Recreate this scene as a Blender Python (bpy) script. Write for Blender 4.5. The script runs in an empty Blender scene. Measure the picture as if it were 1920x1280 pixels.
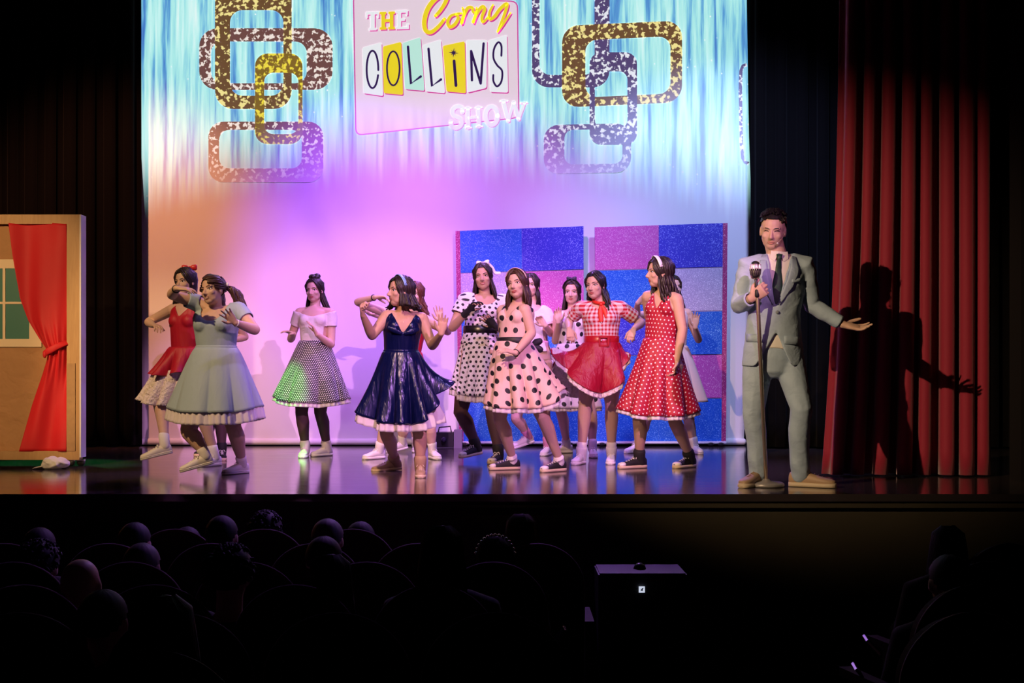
import bpy, bmesh, math, random
import numpy as np
from mathutils import Vector, Matrix
from mathutils.bvhtree import BVHTree

random.seed(7)
SC = bpy.context.scene
COL = SC.collection
V = Vector
PI = math.pi

# ------------------------------------------------------------------ camera
# level camera 0.70 m above the stage floor (z = 0); the horizon lies on image row 708
F, CX, HZ, CZ = 2400.0, 960.0, 708.0, 0.70
cam_data = bpy.data.cameras.new('camera')
cam_data.sensor_width = 36.0
cam_data.lens = F / 1920.0 * 36.0
cam_data.shift_y = (HZ - 640.0) / 1920.0
cam_data.clip_start = 0.05
cam_data.clip_end = 100
cam = bpy.data.objects.new('camera', cam_data)
cam.location = (0, 0, CZ)
cam.rotation_euler = (PI / 2, 0, 0)
COL.objects.link(cam)
SC.camera = cam

def W(px, py, Y):
    """point at depth Y seen at photo pixel px, py"""
    return V(((px - CX) / F * Y, Y, CZ - (py - HZ) / F * Y))

def GY(py, z=0.0):
    """depth of a horizontal plane at height z on image row py"""
    return (CZ - z) * F / (py - HZ)

# ------------------------------------------------------------------ world, lights, exposure
world = bpy.data.worlds.new('dark_hall')
SC.world = world
world.use_nodes = True
world.node_tree.nodes['Background'].inputs[0].default_value = (0.25, 0.18, 0.30, 1)
world.node_tree.nodes['Background'].inputs[1].default_value = 0.0015
SC.view_settings.view_transform = 'Standard'
SC.view_settings.look = 'None'
SC.view_settings.exposure = 0.0
SC.view_settings.gamma = 1.0
SC.view_settings.use_curve_mapping = False

def spot(name, loc, target, color, watts, deg, blend=0.3, radius=0.08):
    l = bpy.data.lights.new(name, 'SPOT')
    l.color = color
    l.energy = watts
    l.spot_size = math.radians(deg)
    l.spot_blend = blend
    l.shadow_soft_size = radius
    o = bpy.data.objects.new(name, l)
    o.location = loc
    o.rotation_euler = (V(target) - V(loc)).to_track_quat('-Z', 'Y').to_euler()
    COL.objects.link(o)
    return o

# warm box-boom spot low from the house left: lights the host and throws his shadow on the red curtain
spot('warm_side_spot', (-4.3, 2.2, 3.6), (1.7, 8.5, 1.15), (1.0, 0.68, 0.40), 2300, 24, 0.9, 0.035)
# warm amber on the set flat
spot('amber_flat_spot', (-5.0, 3.4, 3.4), (-4.05, 10.1, 1.15), (1.0, 0.60, 0.27), 1300, 20, 0.6, 0.06)
# steep amber on the left dancers
spot('amber_left_spot', (-4.3, 4.8, 5.2), (-2.55, 9.6, 0.8), (1.0, 0.64, 0.32), 1250, 24, 0.5, 0.06)
# front washes on the dancers
spot('front_wash_warm', (-2.2, 3.0, 5.6), (0.25, 9.9, 0.8), (1.0, 0.58, 0.36), 2000, 30, 0.5, 0.05)
spot('front_wash_pink', (2.9, -0.5, 4.9), (-0.6, 10.6, 0.8), (1.0, 0.41, 0.93), 3500, 20, 0.4, 0.05)
# lavender fill added above the stage edge to lift the shadowed dancers
spot('overstage_lavender_fill', (0.4, 6.2, 5.6), (-0.2, 10.4, 0.6), (0.62, 0.42, 1.0), 420, 50, 0.5, 0.15)
# colour washes on the screen, hung over the stage
spot('salmon_wash', (-4.1, 9.3, 4.6), (-4.0, 13.2, 1.7), (1.0, 0.36, 0.18), 800, 52, 0.8, 0.12)
spot('violet_wash', (-1.5, 9.6, 4.7), (-1.6, 13.2, 2.2), (0.40, 0.08, 1.0), 800, 40, 0.9, 0.12)
spot('lilac_wash', (-0.6, 9.6, 4.7), (-0.5, 13.2, 0.7), (0.62, 0.24, 1.0), 950, 66, 0.8, 0.12)
spot('blue_wash', (2.0, 9.6, 4.7), (2.1, 13.2, 1.6), (0.40, 0.48, 1.0), 850, 62, 0.9, 0.12)
# violet back light over the dancers
spot('violet_back', (0.2, 12.7, 5.2), (-0.6, 9.8, 0.0), (0.50, 0.18, 1.0), 900, 62, 0.6, 0.1)
spot('violet_side_right', (4.6, 11.6, 4.2), (0.4, 9.8, 0.6), (0.35, 0.20, 1.0), 420, 50, 0.6, 0.1)
# narrow green effect beams
spot('green_floor_beam', (-5.2, 12.4, 4.6), (-3.75, 10.35, 0.0), (0.03, 1.0, 0.20), 1600, 17, 0.6, 0.03)
spot('green_dancer_beam', (-3.3, 9.1, 5.0), (-2.0, 11.05, 0.62), (0.12, 1.0, 0.08), 2600, 6.0, 0.5, 0.03)

# ------------------------------------------------------------------ mesh helpers
class G:
    """collects closed shapes; build() links them as one mesh object"""
    def __init__(s):
        s.v, s.f, s.uv = [], [], []
    def add(s, v, f, uv=None):
        o = len(s.v)
        s.v += [tuple(p) for p in v]
        s.f += [tuple(i + o for i in q) for q in f]
        if uv: s.uv += list(uv)
        return s
    def box(s, x0, x1, y0, y1, z0, z1):
        v = [(x0,y0,z0),(x1,y0,z0),(x1,y1,z0),(x0,y1,z0),(x0,y0,z1),(x1,y0,z1),(x1,y1,z1),(x0,y1,z1)]
        return s.add(v, [(0,3,2,1),(4,5,6,7),(0,1,5,4),(1,2,6,5),(2,3,7,6),(3,0,4,7)])
    def obox(s, c, ax, ay, az):
        c, ax, ay, az = V(c), V(ax), V(ay), V(az)
        v = [c - ax - ay - az, c + ax - ay - az, c + ax + ay - az, c - ax + ay - az,
             c - ax - ay + az, c + ax - ay + az, c + ax + ay + az, c - ax + ay + az]
        return s.add(v, [(0,3,2,1),(4,5,6,7),(0,1,5,4),(1,2,6,5),(2,3,7,6),(3,0,4,7)])
    def loft(s, secs, n=16, cap=True, power=1.0):
        v, f = [], []
        for c, ax, ay in secs:
            c, ax, ay = V(c), V(ax), V(ay)
            for j in range(n):
                a = 2 * PI * j / n
                ca, sa = math.cos(a), math.sin(a)
                if power != 1.0:
                    ca = math.copysign(abs(ca) ** power, ca); sa = math.copysign(abs(sa) ** power, sa)
                v.append(c + ax * ca + ay * sa)
        m = len(secs)
        for i in range(m - 1):
            for j in range(n):
                k = (j + 1) % n
                f.append((i*n + j, i*n + k, (i+1)*n + k, (i+1)*n + j))
        if cap:
            f.append(tuple(range(n - 1, -1, -1)))
            f.append(tuple((m - 1)*n + j for j in range(n)))
        return s.add(v, f)
    def tube(s, pts, rad, n=10, flat=None, cap=True):
        """round tube through points; flat=(normal, ratio) squashes it along the normal"""
        pts = [V(p) for p in pts]
        if not hasattr(rad, '__len__'): rad = [rad] * len(pts)
        secs = []
        d0 = (pts[1] - pts[0]).normalized()
        ax = d0.orthogonal().normalized()
        if flat:
            ax = V(flat[0]).cross(d0)
            ax = ax.normalized() if ax.length > 1e-4 else d0.orthogonal().normalized()
        for i, p in enumerate(pts):
            a = pts[max(i - 1, 0)]; b = pts[min(i + 1, len(pts) - 1)]
            d = (b - a)
            d = d.normalized() if d.length > 1e-9 else d0
            if flat:
                t = V(flat[0]).cross(d)
                if t.length > 1e-4: ax = t.normalized()
            ax = (ax - d * ax.dot(d)).normalized()
            ay = d.cross(ax)
            secs.append((p, ax * rad[i], ay * rad[i] * (flat[1] if flat else 1.0)))
        if cap:
            d = (pts[0] - pts[1]).normalized(); c, x, y = secs[0]
            e = x.length
            pre = [(c + d * e * .8, x * .35, y * .35), (c + d * e * .45, x * .82, y * .82)]
            d = (pts[-1] - pts[-2]).normalized(); c, x, y = secs[-1]
            e = x.length
            post = [(c + d * e * .45, x * .82, y * .82), (c + d * e * .8, x * .35, y * .35)]
            secs = pre + secs + post
        return s.loft(secs, n, cap)
    def ell(s, c, ax, ay, az, n=16, m=10):
        c, ax, ay, az = V(c), V(ax), V(ay), V(az)
        secs = []
        for i in range(m + 1):
            t = -PI/2 + PI * i / m
            k = max(math.cos(t), .04)
            secs.append((c + az * math.sin(t), ax * k, ay * k))
        return s.loft(secs, n, True)
    def prism(s, poly, y0, y1):
        """polygon in x,z extruded along y"""
        n = len(poly)
        v = [(x, y0, z) for x, z in poly] + [(x, y1, z) for x, z in poly]
        f = [tuple(range(n)), tuple(range(2*n - 1, n - 1, -1))]
        f += [(j, j + n, (j + 1) % n + n, (j + 1) % n) for j in range(n)]
        return s.add(v, f)
    def ribbon(s, pts, w, y0, y1, closed=False, taper=None):
        """stroke of width w along x,z points, extruded from y0 to y1"""
        n = len(pts); L, R = [], []
        for i in range(n):
            a = V(pts[(i - 1) % n] if closed or i else pts[0]); b = V(pts[(i + 1) % n] if closed or i < n - 1 else pts[-1])
            d = (b - a)
            d = d.normalized() if d.length > 1e-9 else V((1, 0))
            h = (w[i] if hasattr(w, '__len__') else w) / 2
            nx = V((-d.y, d.x)) * h
            p = V(pts[i])
            L.append(p + nx); R.append(p - nx)
        v = []
        for yy in (y0, y1):
            v += [(p.x, yy, p.y) for p in L] + [(p.x, yy, p.y) for p in R]
        f = []
        m = n if closed else n - 1
        for i in range(m):
            k = (i + 1) % n
            f += [(i, i + n, k + n, k), (i + 2*n, k + 2*n, k + 3*n, i + 3*n), (i, k, k + 2*n, i + 2*n), (i + n, i + 3*n, k + 3*n, k + n)]
        if not closed:
            f += [(0, 2*n, 3*n, n), (n - 1, 2*n - 1, 4*n - 1, 3*n - 1)]
        return s.add(v, f)
    def build(s, name, mat, parent=None, org=None, smooth=True):
        me = bpy.data.meshes.new(name)
        o3 = V(org) if org is not None else V((0, 0, 0))
        me.from_pydata([(p[0] - o3.x, p[1] - o3.y, p[2] - o3.z) for p in s.v], [], s.f)
        if s.uv and len(s.uv) == len(s.v):
            uvl = me.uv_layers.new(name='UVMap')
            idx = np.empty(len(me.loops), dtype=np.int32); me.loops.foreach_get('vertex_index', idx)
            uvl.data.foreach_set('uv', np.array(s.uv, dtype=np.float32)[idx].ravel())
        return finish(name, me, mat, parent, smooth, None if parent is not None else o3)

def finish(name, me, mat, parent=None, smooth=True, loc=None):
    if smooth: me.polygons.foreach_set('use_smooth', [True] * len(me.polygons))
    me.update()
    if mat: me.materials.append(mat)
    o = bpy.data.objects.new(name, me)
    COL.objects.link(o)
    if parent is not None: o.parent = parent
    elif loc is not None: o.location = loc
    return o

def tag(o, label=None, cat=None, group=None, kind=None):
    if label: o['label'] = label
    if cat: o['category'] = cat
    if group: o['group'] = group
    if kind: o['kind'] = kind
    return o

def thing(name, loc, label, cat, group=None):
    o = bpy.data.objects.new(name, None)
    o.empty_display_size = 0.2
    o.location = loc
    COL.objects.link(o)
    return tag(o, label, cat, group)

def remesh(g, vox, adapt=0.0, smooth=3):
    """voxel union of the overlapping closed shapes in g -> new mesh"""
    me = bpy.data.meshes.new('tmp')
    me.from_pydata(g.v, [], g.f)
    bm = bmesh.new(); bm.from_mesh(me)
    bmesh.ops.recalc_face_normals(bm, faces=bm.faces)
    bm.to_mesh(me); bm.free()
    o = bpy.data.objects.new('tmp', me)
    COL.objects.link(o)
    m = o.modifiers.new('r', 'REMESH'); m.mode = 'VOXEL'; m.voxel_size = vox; m.adaptivity = adapt
    if smooth:
        k = o.modifiers.new('s', 'SMOOTH'); k.factor = .5; k.iterations = smooth
    dg = bpy.context.evaluated_depsgraph_get()
    out = bpy.data.meshes.new_from_object(o.evaluated_get(dg))
    bpy.data.objects.remove(o); bpy.data.meshes.remove(me)
    return out

def arrays(me):
    n = len(me.vertices)
    co = np.empty(n * 3, dtype=np.float64); me.vertices.foreach_get('co', co)
    return co.reshape(-1, 3), [tuple(p.vertices) for p in me.polygons]

# ------------------------------------------------------------------ materials
MATS = {}
def nd(nt, typ, **kw):
    n = nt.nodes.new(typ)
    for k, val in kw.items():
        if k.startswith('i_'):
            key = k[2:]
            key = int(key) if key.isdigit() else key.replace('_', ' ')
            n.inputs[key].default_value = val
        else: setattr(n, k, val)
    return n
def mat(name, color, rough=0.6, metal=0.0, bump=0.0, bscale=60, spec=None, sheen=0.0, var=0.0, trans=0.0, alpha=1.0, stretch=None):
    if name in MATS: return MATS[name]
    m = bpy.data.materials.new(name); m.use_nodes = True
    nt = m.node_tree; b = nt.nodes['Principled BSDF']
    b.inputs['Base Color'].default_value = (*color, 1)
    b.inputs['Roughness'].default_value = rough
    b.inputs['Metallic'].default_value = metal
    if spec is not None: b.inputs['Specular IOR Level'].default_value = spec
    if sheen: b.inputs['Sheen Weight'].default_value = sheen
    if trans: b.inputs['Transmission Weight'].default_value = trans
    if alpha < 1: b.inputs['Alpha'].default_value = alpha
    if bump or var:
        tc = nd(nt, 'ShaderNodeTexCoord')
        no = nd(nt, 'ShaderNodeTexNoise', i_Scale=bscale, i_Detail=3.0)
        if stretch:
            mp = nd(nt, 'ShaderNodeMapping'); mp.inputs['Scale'].default_value = stretch
            nt.links.new(tc.outputs['Object'], mp.inputs[0]); nt.links.new(mp.outputs[0], no.inputs['Vector'])
        else: nt.links.new(tc.outputs['Object'], no.inputs['Vector'])
        if bump:
            bp = nd(nt, 'ShaderNodeBump', i_Strength=bump, i_Distance=0.02)
            nt.links.new(no.outputs[0], bp.inputs['Height']); nt.links.new(bp.outputs[0], b.inputs['Normal'])
        if var:
            mx = nd(nt, 'ShaderNodeMixRGB', blend_type='MIX')
            mx.inputs[1].default_value = (*[c * (1 - var) for c in color], 1)
            mx.inputs[2].default_value = (*[min(1, c * (1 + var)) for c in color], 1)
            nt.links.new(no.outputs[0], mx.inputs[0]); nt.links.new(mx.outputs[0], b.inputs['Base Color'])
    MATS[name] = m
    return m
def wrinkle(m, strength=.3, scale=(9, 9, 2.2)):
    nt = m.node_tree; b = nt.nodes['Principled BSDF']
    tc = nd(nt, 'ShaderNodeTexCoord'); mp = nd(nt, 'ShaderNodeMapping'); mp.inputs['Scale'].default_value = scale
    nt.links.new(tc.outputs['Object'], mp.inputs[0])
    no = nd(nt, 'ShaderNodeTexNoise', i_Scale=1.6, i_Detail=3.0, i_Distortion=.4); nt.links.new(mp.outputs[0], no.inputs['Vector'])
    bp = nd(nt, 'ShaderNodeBump', i_Strength=strength, i_Distance=.03)
    nt.links.new(no.outputs[0], bp.inputs['Height']); nt.links.new(bp.outputs[0], b.inputs['Normal'])
    return m
def mth(nt, op, a, b=None, c=None):
    n = nd(nt, 'ShaderNodeMath', operation=op)
    for i, x in enumerate((a, b, c)):
        if x is None: continue
        if isinstance(x, (int, float)): n.inputs[i].default_value = x
        else: nt.links.new(x, n.inputs[i])
    return n.outputs[0]
def polka(name, base, dot, spacing, radius, rough=0.6, jitter=0.0, uv=True):
    """printed dots in staggered rows over the fabric's own UV metres"""
    if name in MATS: return MATS[name]
    m = mat(name, base, rough)
    nt = m.node_tree; b = nt.nodes['Principled BSDF']
    tc = nd(nt, 'ShaderNodeTexCoord'); sp = nd(nt, 'ShaderNodeSeparateXYZ')
    nt.links.new(tc.outputs['UV'], sp.inputs[0])
    u = mth(nt, 'DIVIDE', sp.outputs[0], spacing); v = mth(nt, 'DIVIDE', sp.outputs[1], spacing * .87)
    row = mth(nt, 'FLOOR', v)
    u2 = mth(nt, 'ADD', u, mth(nt, 'MULTIPLY', row, 0.5))
    du = mth(nt, 'SUBTRACT', mth(nt, 'FRACT', u2), 0.5); dv = mth(nt, 'MULTIPLY', mth(nt, 'SUBTRACT', mth(nt, 'FRACT', v), 0.5), .87)
    d2 = mth(nt, 'ADD', mth(nt, 'MULTIPLY', du, du), mth(nt, 'MULTIPLY', dv, dv))
    msk = mth(nt, 'LESS_THAN', d2, (radius / spacing) ** 2)
    mx = nd(nt, 'ShaderNodeMixRGB'); mx.inputs[1].default_value = (*base, 1); mx.inputs[2].default_value = (*dot, 1)
    nt.links.new(msk, mx.inputs[0]); nt.links.new(mx.outputs[0], b.inputs['Base Color'])
    return m
def gingham(name, ca, cb, cell):
    if name in MATS: return MATS[name]
    m = mat(name, ca, 0.75)
    nt = m.node_tree; b = nt.nodes['Principled BSDF']
    tc = nd(nt, 'ShaderNodeTexCoord'); sp = nd(nt, 'ShaderNodeSeparateXYZ')
    nt.links.new(tc.outputs['UV'], sp.inputs[0])
    s1 = mth(nt, 'LESS_THAN', mth(nt, 'FRACT', mth(nt, 'DIVIDE', sp.outputs[0], cell * 2)), 0.5)
    s2 = mth(nt, 'LESS_THAN', mth(nt, 'FRACT', mth(nt, 'DIVIDE', sp.outputs[1], cell * 2)), 0.5)
    t = mth(nt, 'MULTIPLY', mth(nt, 'ADD', s1, s2), 0.5)
    mx = nd(nt, 'ShaderNodeMixRGB'); mx.inputs[1].default_value = (*ca, 1); mx.inputs[2].default_value = (*cb, 1)
    nt.links.new(t, mx.inputs[0]); nt.links.new(mx.outputs[0], b.inputs['Base Color'])
    return m
def glitter(name, base, spark, scale=210, amount=0.86, patch=2.2):
    if name in MATS: return MATS[name]
    m = mat(name, base, 0.45)
    nt = m.node_tree; b = nt.nodes['Principled BSDF']
    tc = nd(nt, 'ShaderNodeTexCoord')
    vo = nd(nt, 'ShaderNodeTexVoronoi', i_Scale=scale)
    nt.links.new(tc.outputs['Object'], vo.inputs['Vector'])
    sep = nd(nt, 'ShaderNodeSeparateColor'); nt.links.new(vo.outputs['Color'], sep.inputs[0])
    no = nd(nt, 'ShaderNodeTexNoise', i_Scale=patch, i_Detail=3.0); nt.links.new(tc.outputs['Object'], no.inputs['Vector'])
    th = mth(nt, 'SUBTRACT', amount + .16, mth(nt, 'MULTIPLY', no.outputs[0], .32))
    k = mth(nt, 'GREATER_THAN', sep.outputs[0], th)
    mx = nd(nt, 'ShaderNodeMixRGB'); mx.inputs[1].default_value = (*base, 1); mx.inputs[2].default_value = (*spark, 1)  # glints of the glitter are painted as pale cells in the base colour
    nt.links.new(mth(nt, 'MULTIPLY', k, sep.outputs[1]), mx.inputs[0]); nt.links.new(mx.outputs[0], b.inputs['Base Color'])
    bp = nd(nt, 'ShaderNodeBump', i_Strength=.35, i_Distance=.004)
    nt.links.new(sep.outputs[2], bp.inputs['Height']); nt.links.new(bp.outputs[0], b.inputs['Normal'])
    b.inputs['Metallic'].default_value = .15
    return m

BLACK = mat('black_cloth', (0.006, 0.005, 0.006), 0.95, spec=.1)
BLACKWALL = mat('black_wall_paint', (0.010, 0.009, 0.009), 0.9, spec=.1)

# ================================================================== THE SETTING
def floor_mat():
    m = mat('stage_floor', (0.022, 0.016, 0.015), 0.2, spec=.7)
    nt = m.node_tree; b = nt.nodes['Principled BSDF']
    b.inputs['IOR'].default_value = 1.7
    tc = nd(nt, 'ShaderNodeTexCoord')
    mp = nd(nt, 'ShaderNodeMapping'); mp.inputs['Scale'].default_value = (1.2, 5, 1)
    nt.links.new(tc.outputs['Object'], mp.inputs[0])
    no = nd(nt, 'ShaderNodeTexNoise', i_Scale=2.2, i_Detail=6.0, i_Roughness=.65); nt.links.new(mp.outputs[0], no.inputs['Vector'])
    r = nd(nt, 'ShaderNodeMapRange', i_1=.3, i_2=.7, i_3=.07, i_4=.14); nt.links.new(no.outputs[0], r.inputs[0])
    nt.links.new(r.outputs[0], b.inputs['Roughness'])
    mp2 = nd(nt, 'ShaderNodeMapping'); mp2.inputs['Scale'].default_value = (3, 26, 1); mp2.inputs['Rotation'].default_value = (0, 0, .35)
    nt.links.new(tc.outputs['Object'], mp2.inputs[0])
    n2 = nd(nt, 'ShaderNodeTexNoise', i_Scale=4.0, i_Detail=8.0, i_Roughness=.8); nt.links.new(mp2.outputs[0], n2.inputs['Vector'])
    k = nd(nt, 'ShaderNodeMapRange', i_1=.66, i_2=.74, i_3=0.0, i_4=.35); nt.links.new(n2.outputs[0], k.inputs[0])
    mx = nd(nt, 'ShaderNodeMixRGB'); mx.inputs[1].default_value = (.050, .040, .042, 1); mx.inputs[2].default_value = (.22, .19, .19, 1)
    nt.links.new(k.outputs[0], mx.inputs[0]); nt.links.new(mx.outputs[0], b.inputs['Base Color'])
    bp = nd(nt, 'ShaderNodeBump', i_Strength=.015, i_Distance=.01); nt.links.new(n2.outputs[0], bp.inputs['Height']); nt.links.new(bp.outputs[0], b.inputs['Normal'])
    return m
FLOOR = floor_mat()
YE = GY(926)                                             # front edge of the stage
g = G().box(-7, 7, YE, 15, -.045, 0)
tag(g.build('floor', FLOOR, smooth=False), kind='structure')
FASC = mat('stage_front_paint', (0.055, 0.045, 0.026), .7, var=.25, bscale=3)
tag(G().box(-7, 7, YE + .02, YE + .10, -.085, -.045).build('trim_1', FASC, smooth=False), kind='structure')
tag(G().box(-7, 7, YE + .06, YE + .16, -1.15, -.085).build('wall_stage_front', FASC, smooth=False), kind='structure')
tag(G().box(-7, 7, -3, YE + .16, -1.20, -1.15).build('floor_auditorium', mat('dark_carpet', (.018, .008, .007), .95, spec=.05), smooth=False), kind='structure')
tag(G().box(1.25, 2.2, YE + .02, YE + .06, -1.09, -1.03).build('trim_2', mat('red_brown_step', (.16, .03, .015), .6), smooth=False), kind='structure')
tag(G().box(-7, 7, 15, 15.1, -1.15, 7).build('wall_back', BLACKWALL, smooth=False), kind='structure')
tag(G().box(-7.1, -7, -3, 15, -1.15, 7).build('wall_left', BLACKWALL, smooth=False), kind='structure')
tag(G().box(7, 7.1, -3, 15, -1.15, 7).build('wall_right', BLACKWALL, smooth=False), kind='structure')
tag(G().box(-7, 7, -3, 15, 7, 7.1).build('ceiling', BLACKWALL, smooth=False), kind='structure')
tag(G().box(3.42, 7, 8.6, 8.8, 0, 7).build('wall_proscenium', BLACKWALL, smooth=False), kind='structure')
# dark vent panel let into the stage front, held by two brass screws
vp = thing('vent_panel', (W(352, 1000, YE).x, YE, -.45), 'black recessed panel with two brass screws in the stage front', 'panel')
g = G(); x0, x1 = W(160, 0, YE).x, W(545, 0, YE).x
g.box(x0, x1, YE + .035, YE + .059, -.55, W(0, 980, YE).z)
g.build('panel_board', mat('vent_black', (.008, .008, .009), .6), vp, vp.location, False)
for px, py in ((170, 1024), (532, 1019)):
    c = W(px, py, YE + .03)
    G().tube([c + V((0, .01, 0)), c - V((0, .004, 0))], .008, 10).build('screw', mat('brass', (.8, .5, .15), .25, 1.0), vp, vp.location)

def drape(x0, x1, Y, z0, z1, folds, amp, flare=0.0, rows=24, seed=0, lean=None):
    rnd = random.Random(seed)
    g = G(); n = folds * 14 + 1
    ph = [rnd.uniform(-.5, .5) for _ in range(folds + 2)]
    am = [rnd.uniform(.55, 1.25) for _ in range(folds + 2)]
    v, uv = [], []
    for i in range(rows + 1):
        t = i / rows; z = z1 + (z0 - z1) * t
        for j in range(n):
            s = j / (n - 1)
            q = s * folds; k = int(min(q, folds - 1)); fr = q - k
            a = am[k] * (1 - fr) + am[k + 1] * fr
            p = ph[k] * (1 - fr) + ph[k + 1] * fr
            w = 2 * PI * q + p * (1 + .8 * t)
            x = x0 + (x1 - x0) * s + .35 * amp * math.sin(2 * w) * a
            if lean: x += lean(t, s)
            y = Y + amp * a * (1 + flare * t) * math.cos(w) + .012 * math.sin(5 * t + 9 * s)
            v.append((x, y, z)); uv.append((s, t))
    f = [(i*n + j, (i+1)*n + j, (i+1)*n + j + 1, i*n + j + 1) for i in range(rows) for j in range(n - 1)]
    g.add(v, f, uv)
    return g
def solid(o, t=.004, off=0.0):
    m = o.modifiers.new('thickness', 'SOLIDIFY'); m.thickness = t; m.offset = off
    return o

VELVET_K = mat('black_velour', (0.004, 0.0035, 0.0035), .95, sheen=.02, spec=.05)
xa, xb = W(-20, 0, 12.9).x, W(262, 0, 12.9).x
o = drape(-6.9, xb - .02, 12.95, .02, 6.9, 16, .07, seed=3).build('black_wing_drape', VELVET_K, None, (-5.4, 12.95, 0))
solid(tag(o, 'pleated black drape hanging left of the projection screen', 'drape'))
o = drape(W(1408, 0, 12.6).x, 6.9, 12.6, .02, 6.9, 22, .06, seed=5).build('black_wing_drape', VELVET_K, None, (4.6, 12.6, 0))
solid(tag(o, 'black drape hanging between the projection screen and the red curtain', 'drape'))

# the red house curtain
VELVET_R = mat('red_velvet', (0.27, 0.001, 0.024), .75, sheen=.35, bump=.12, bscale=25)
YC = 9.12
xl, xr = W(1590, 0, YC).x, W(1858, 0, YC).x
def clean(t, s): return -(.10 * t ** 5 + .07 * t) * (1 - s) ** 2
o = drape(xl, xr, YC + .02, .012, 6.9, 8, .075, flare=.3, rows=40, seed=11, lean=clean).build('red_stage_curtain', VELVET_R, None, (2.9, YC, 0))
solid(tag(o, 'tall red velvet stage curtain in deep folds at the right', 'curtain'), .006)

# ------------------------------------------------------------------ projection screen and the projected picture
YS = 13.2
def SX(px): return (px - CX) / F * YS
def SZ(py): return CZ - (py - HZ) / F * YS
SCR = thing('projection_screen', (SX(830), YS, 0), 'tall white cloth screen showing a projected tinsel curtain and show title sign', 'screen')

def fade_nodes(nt, tc):
    """where the projector's picture falls: ends in a soft bowed lower edge and a straight left edge"""
    sp = nd(nt, 'ShaderNodeSeparateXYZ'); nt.links.new(tc.outputs['Object'], sp.inputs[0])
    x = mth(nt, 'ADD', sp.outputs[0], SCR.location.x); z = sp.outputs[2]
    xo = mth(nt, 'ADD', x, .7)
    zc = mth(nt, 'SUBTRACT', 3.02, mth(nt, 'MULTIPLY', mth(nt, 'MULTIPLY', xo, xo), .042))
    st = nd(nt, 'ShaderNodeTexNoise', i_Scale=1.0, i_Detail=2.0)
    cb = nd(nt, 'ShaderNodeCombineXYZ'); nt.links.new(mth(nt, 'MULTIPLY', x, 16), cb.inputs[0]); nt.links.new(mth(nt, 'MULTIPLY', z, .8), cb.inputs[1])
    nt.links.new(cb.outputs[0], st.inputs['Vector'])
    zz = mth(nt, 'ADD', z, mth(nt, 'MULTIPLY', mth(nt, 'SUBTRACT', st.outputs[0], .5), .35))
    mr = nd(nt, 'ShaderNodeMapRange', interpolation_type='SMOOTHSTEP', i_1=-.35, i_2=.55, i_3=0.0, i_4=1.0)
    nt.links.new(mth(nt, 'SUBTRACT', zz, zc), mr.inputs[0])
    xl_ = mth(nt, 'SUBTRACT', -3.79, mth(nt, 'MULTIPLY', mth(nt, 'SUBTRACT', z, 2.5), .063))
    left = mth(nt, 'GREATER_THAN', x, xl_)
    return mth(nt, 'MULTIPLY', mr.outputs[0], left), x, z, st.outputs[0]

def screen_mat():
    m = mat('screen_cloth', (.78, .78, .78), .85, spec=.1)
    nt = m.node_tree; b = nt.nodes['Principled BSDF']
    tc = nd(nt, 'ShaderNodeTexCoord')
    fd, x, z, st = fade_nodes(nt, tc)
    cb = nd(nt, 'ShaderNodeCombineXYZ')
    nt.links.new(mth(nt, 'MULTIPLY', x, 11), cb.inputs[0]); nt.links.new(mth(nt, 'MULTIPLY', z, .55), cb.inputs[1])
    n1 = nd(nt, 'ShaderNodeTexNoise', i_Scale=1.0, i_Detail=5.0, i_Roughness=.62, i_Distortion=.25); nt.links.new(cb.outputs[0], n1.inputs['Vector'])
    cr = nd(nt, 'ShaderNodeValToRGB'); nt.links.new(n1.outputs[0], cr.inputs[0])
    e = cr.color_ramp.elements
    e[0].position = .32; e[0].color = (.05, .17, .55, 1)
    e[1].position = .70; e[1].color = (.85, .97, .95, 1)
    for p, c in ((.39, (.10, .35, .68)), (.45, (.24, .62, .78)), (.52, (.40, .84, .82)), (.60, (.56, .93, .90))):
        q = e.new(p); q.color = (*c, 1)
    # tiny star sparkles of the tinsel
    vo = nd(nt, 'ShaderNodeTexVoronoi', i_Scale=9.0); nt.links.new(tc.outputs['Object'], vo.inputs['Vector'])
    sp_ = mth(nt, 'LESS_THAN', vo.outputs['Distance'], .075)
    mx = nd(nt, 'ShaderNodeMixRGB'); mx.inputs[2].default_value = (.9, 1, 1, 1)
    nt.links.new(sp_, mx.inputs[0]); nt.links.new(cr.outputs[0], mx.inputs[1])
    nt.links.new(mx.outputs[0], b.inputs['Emission Color'])
    nt.links.new(mth(nt, 'MULTIPLY', fd, .96), b.inputs['Emission Strength'])
    # cloth wrinkles
    mp = nd(nt, 'ShaderNodeMapping'); mp.inputs['Scale'].default_value = (2.2, 1, .5); mp.inputs['Rotation'].default_value = (0, .35, 0)
    nt.links.new(tc.outputs['Object'], mp.inputs[0])
    n2 = nd(nt, 'ShaderNodeTexNoise', i_Scale=1.3, i_Detail=2.0); nt.links.new(mp.outputs[0], n2.inputs['Vector'])
    bp = nd(nt, 'ShaderNodeBump', i_Strength=.25, i_Distance=.06); nt.links.new(n2.outputs[0], bp.inputs['Height']); nt.links.new(bp.outputs[0], b.inputs['Normal'])
    return m
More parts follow.
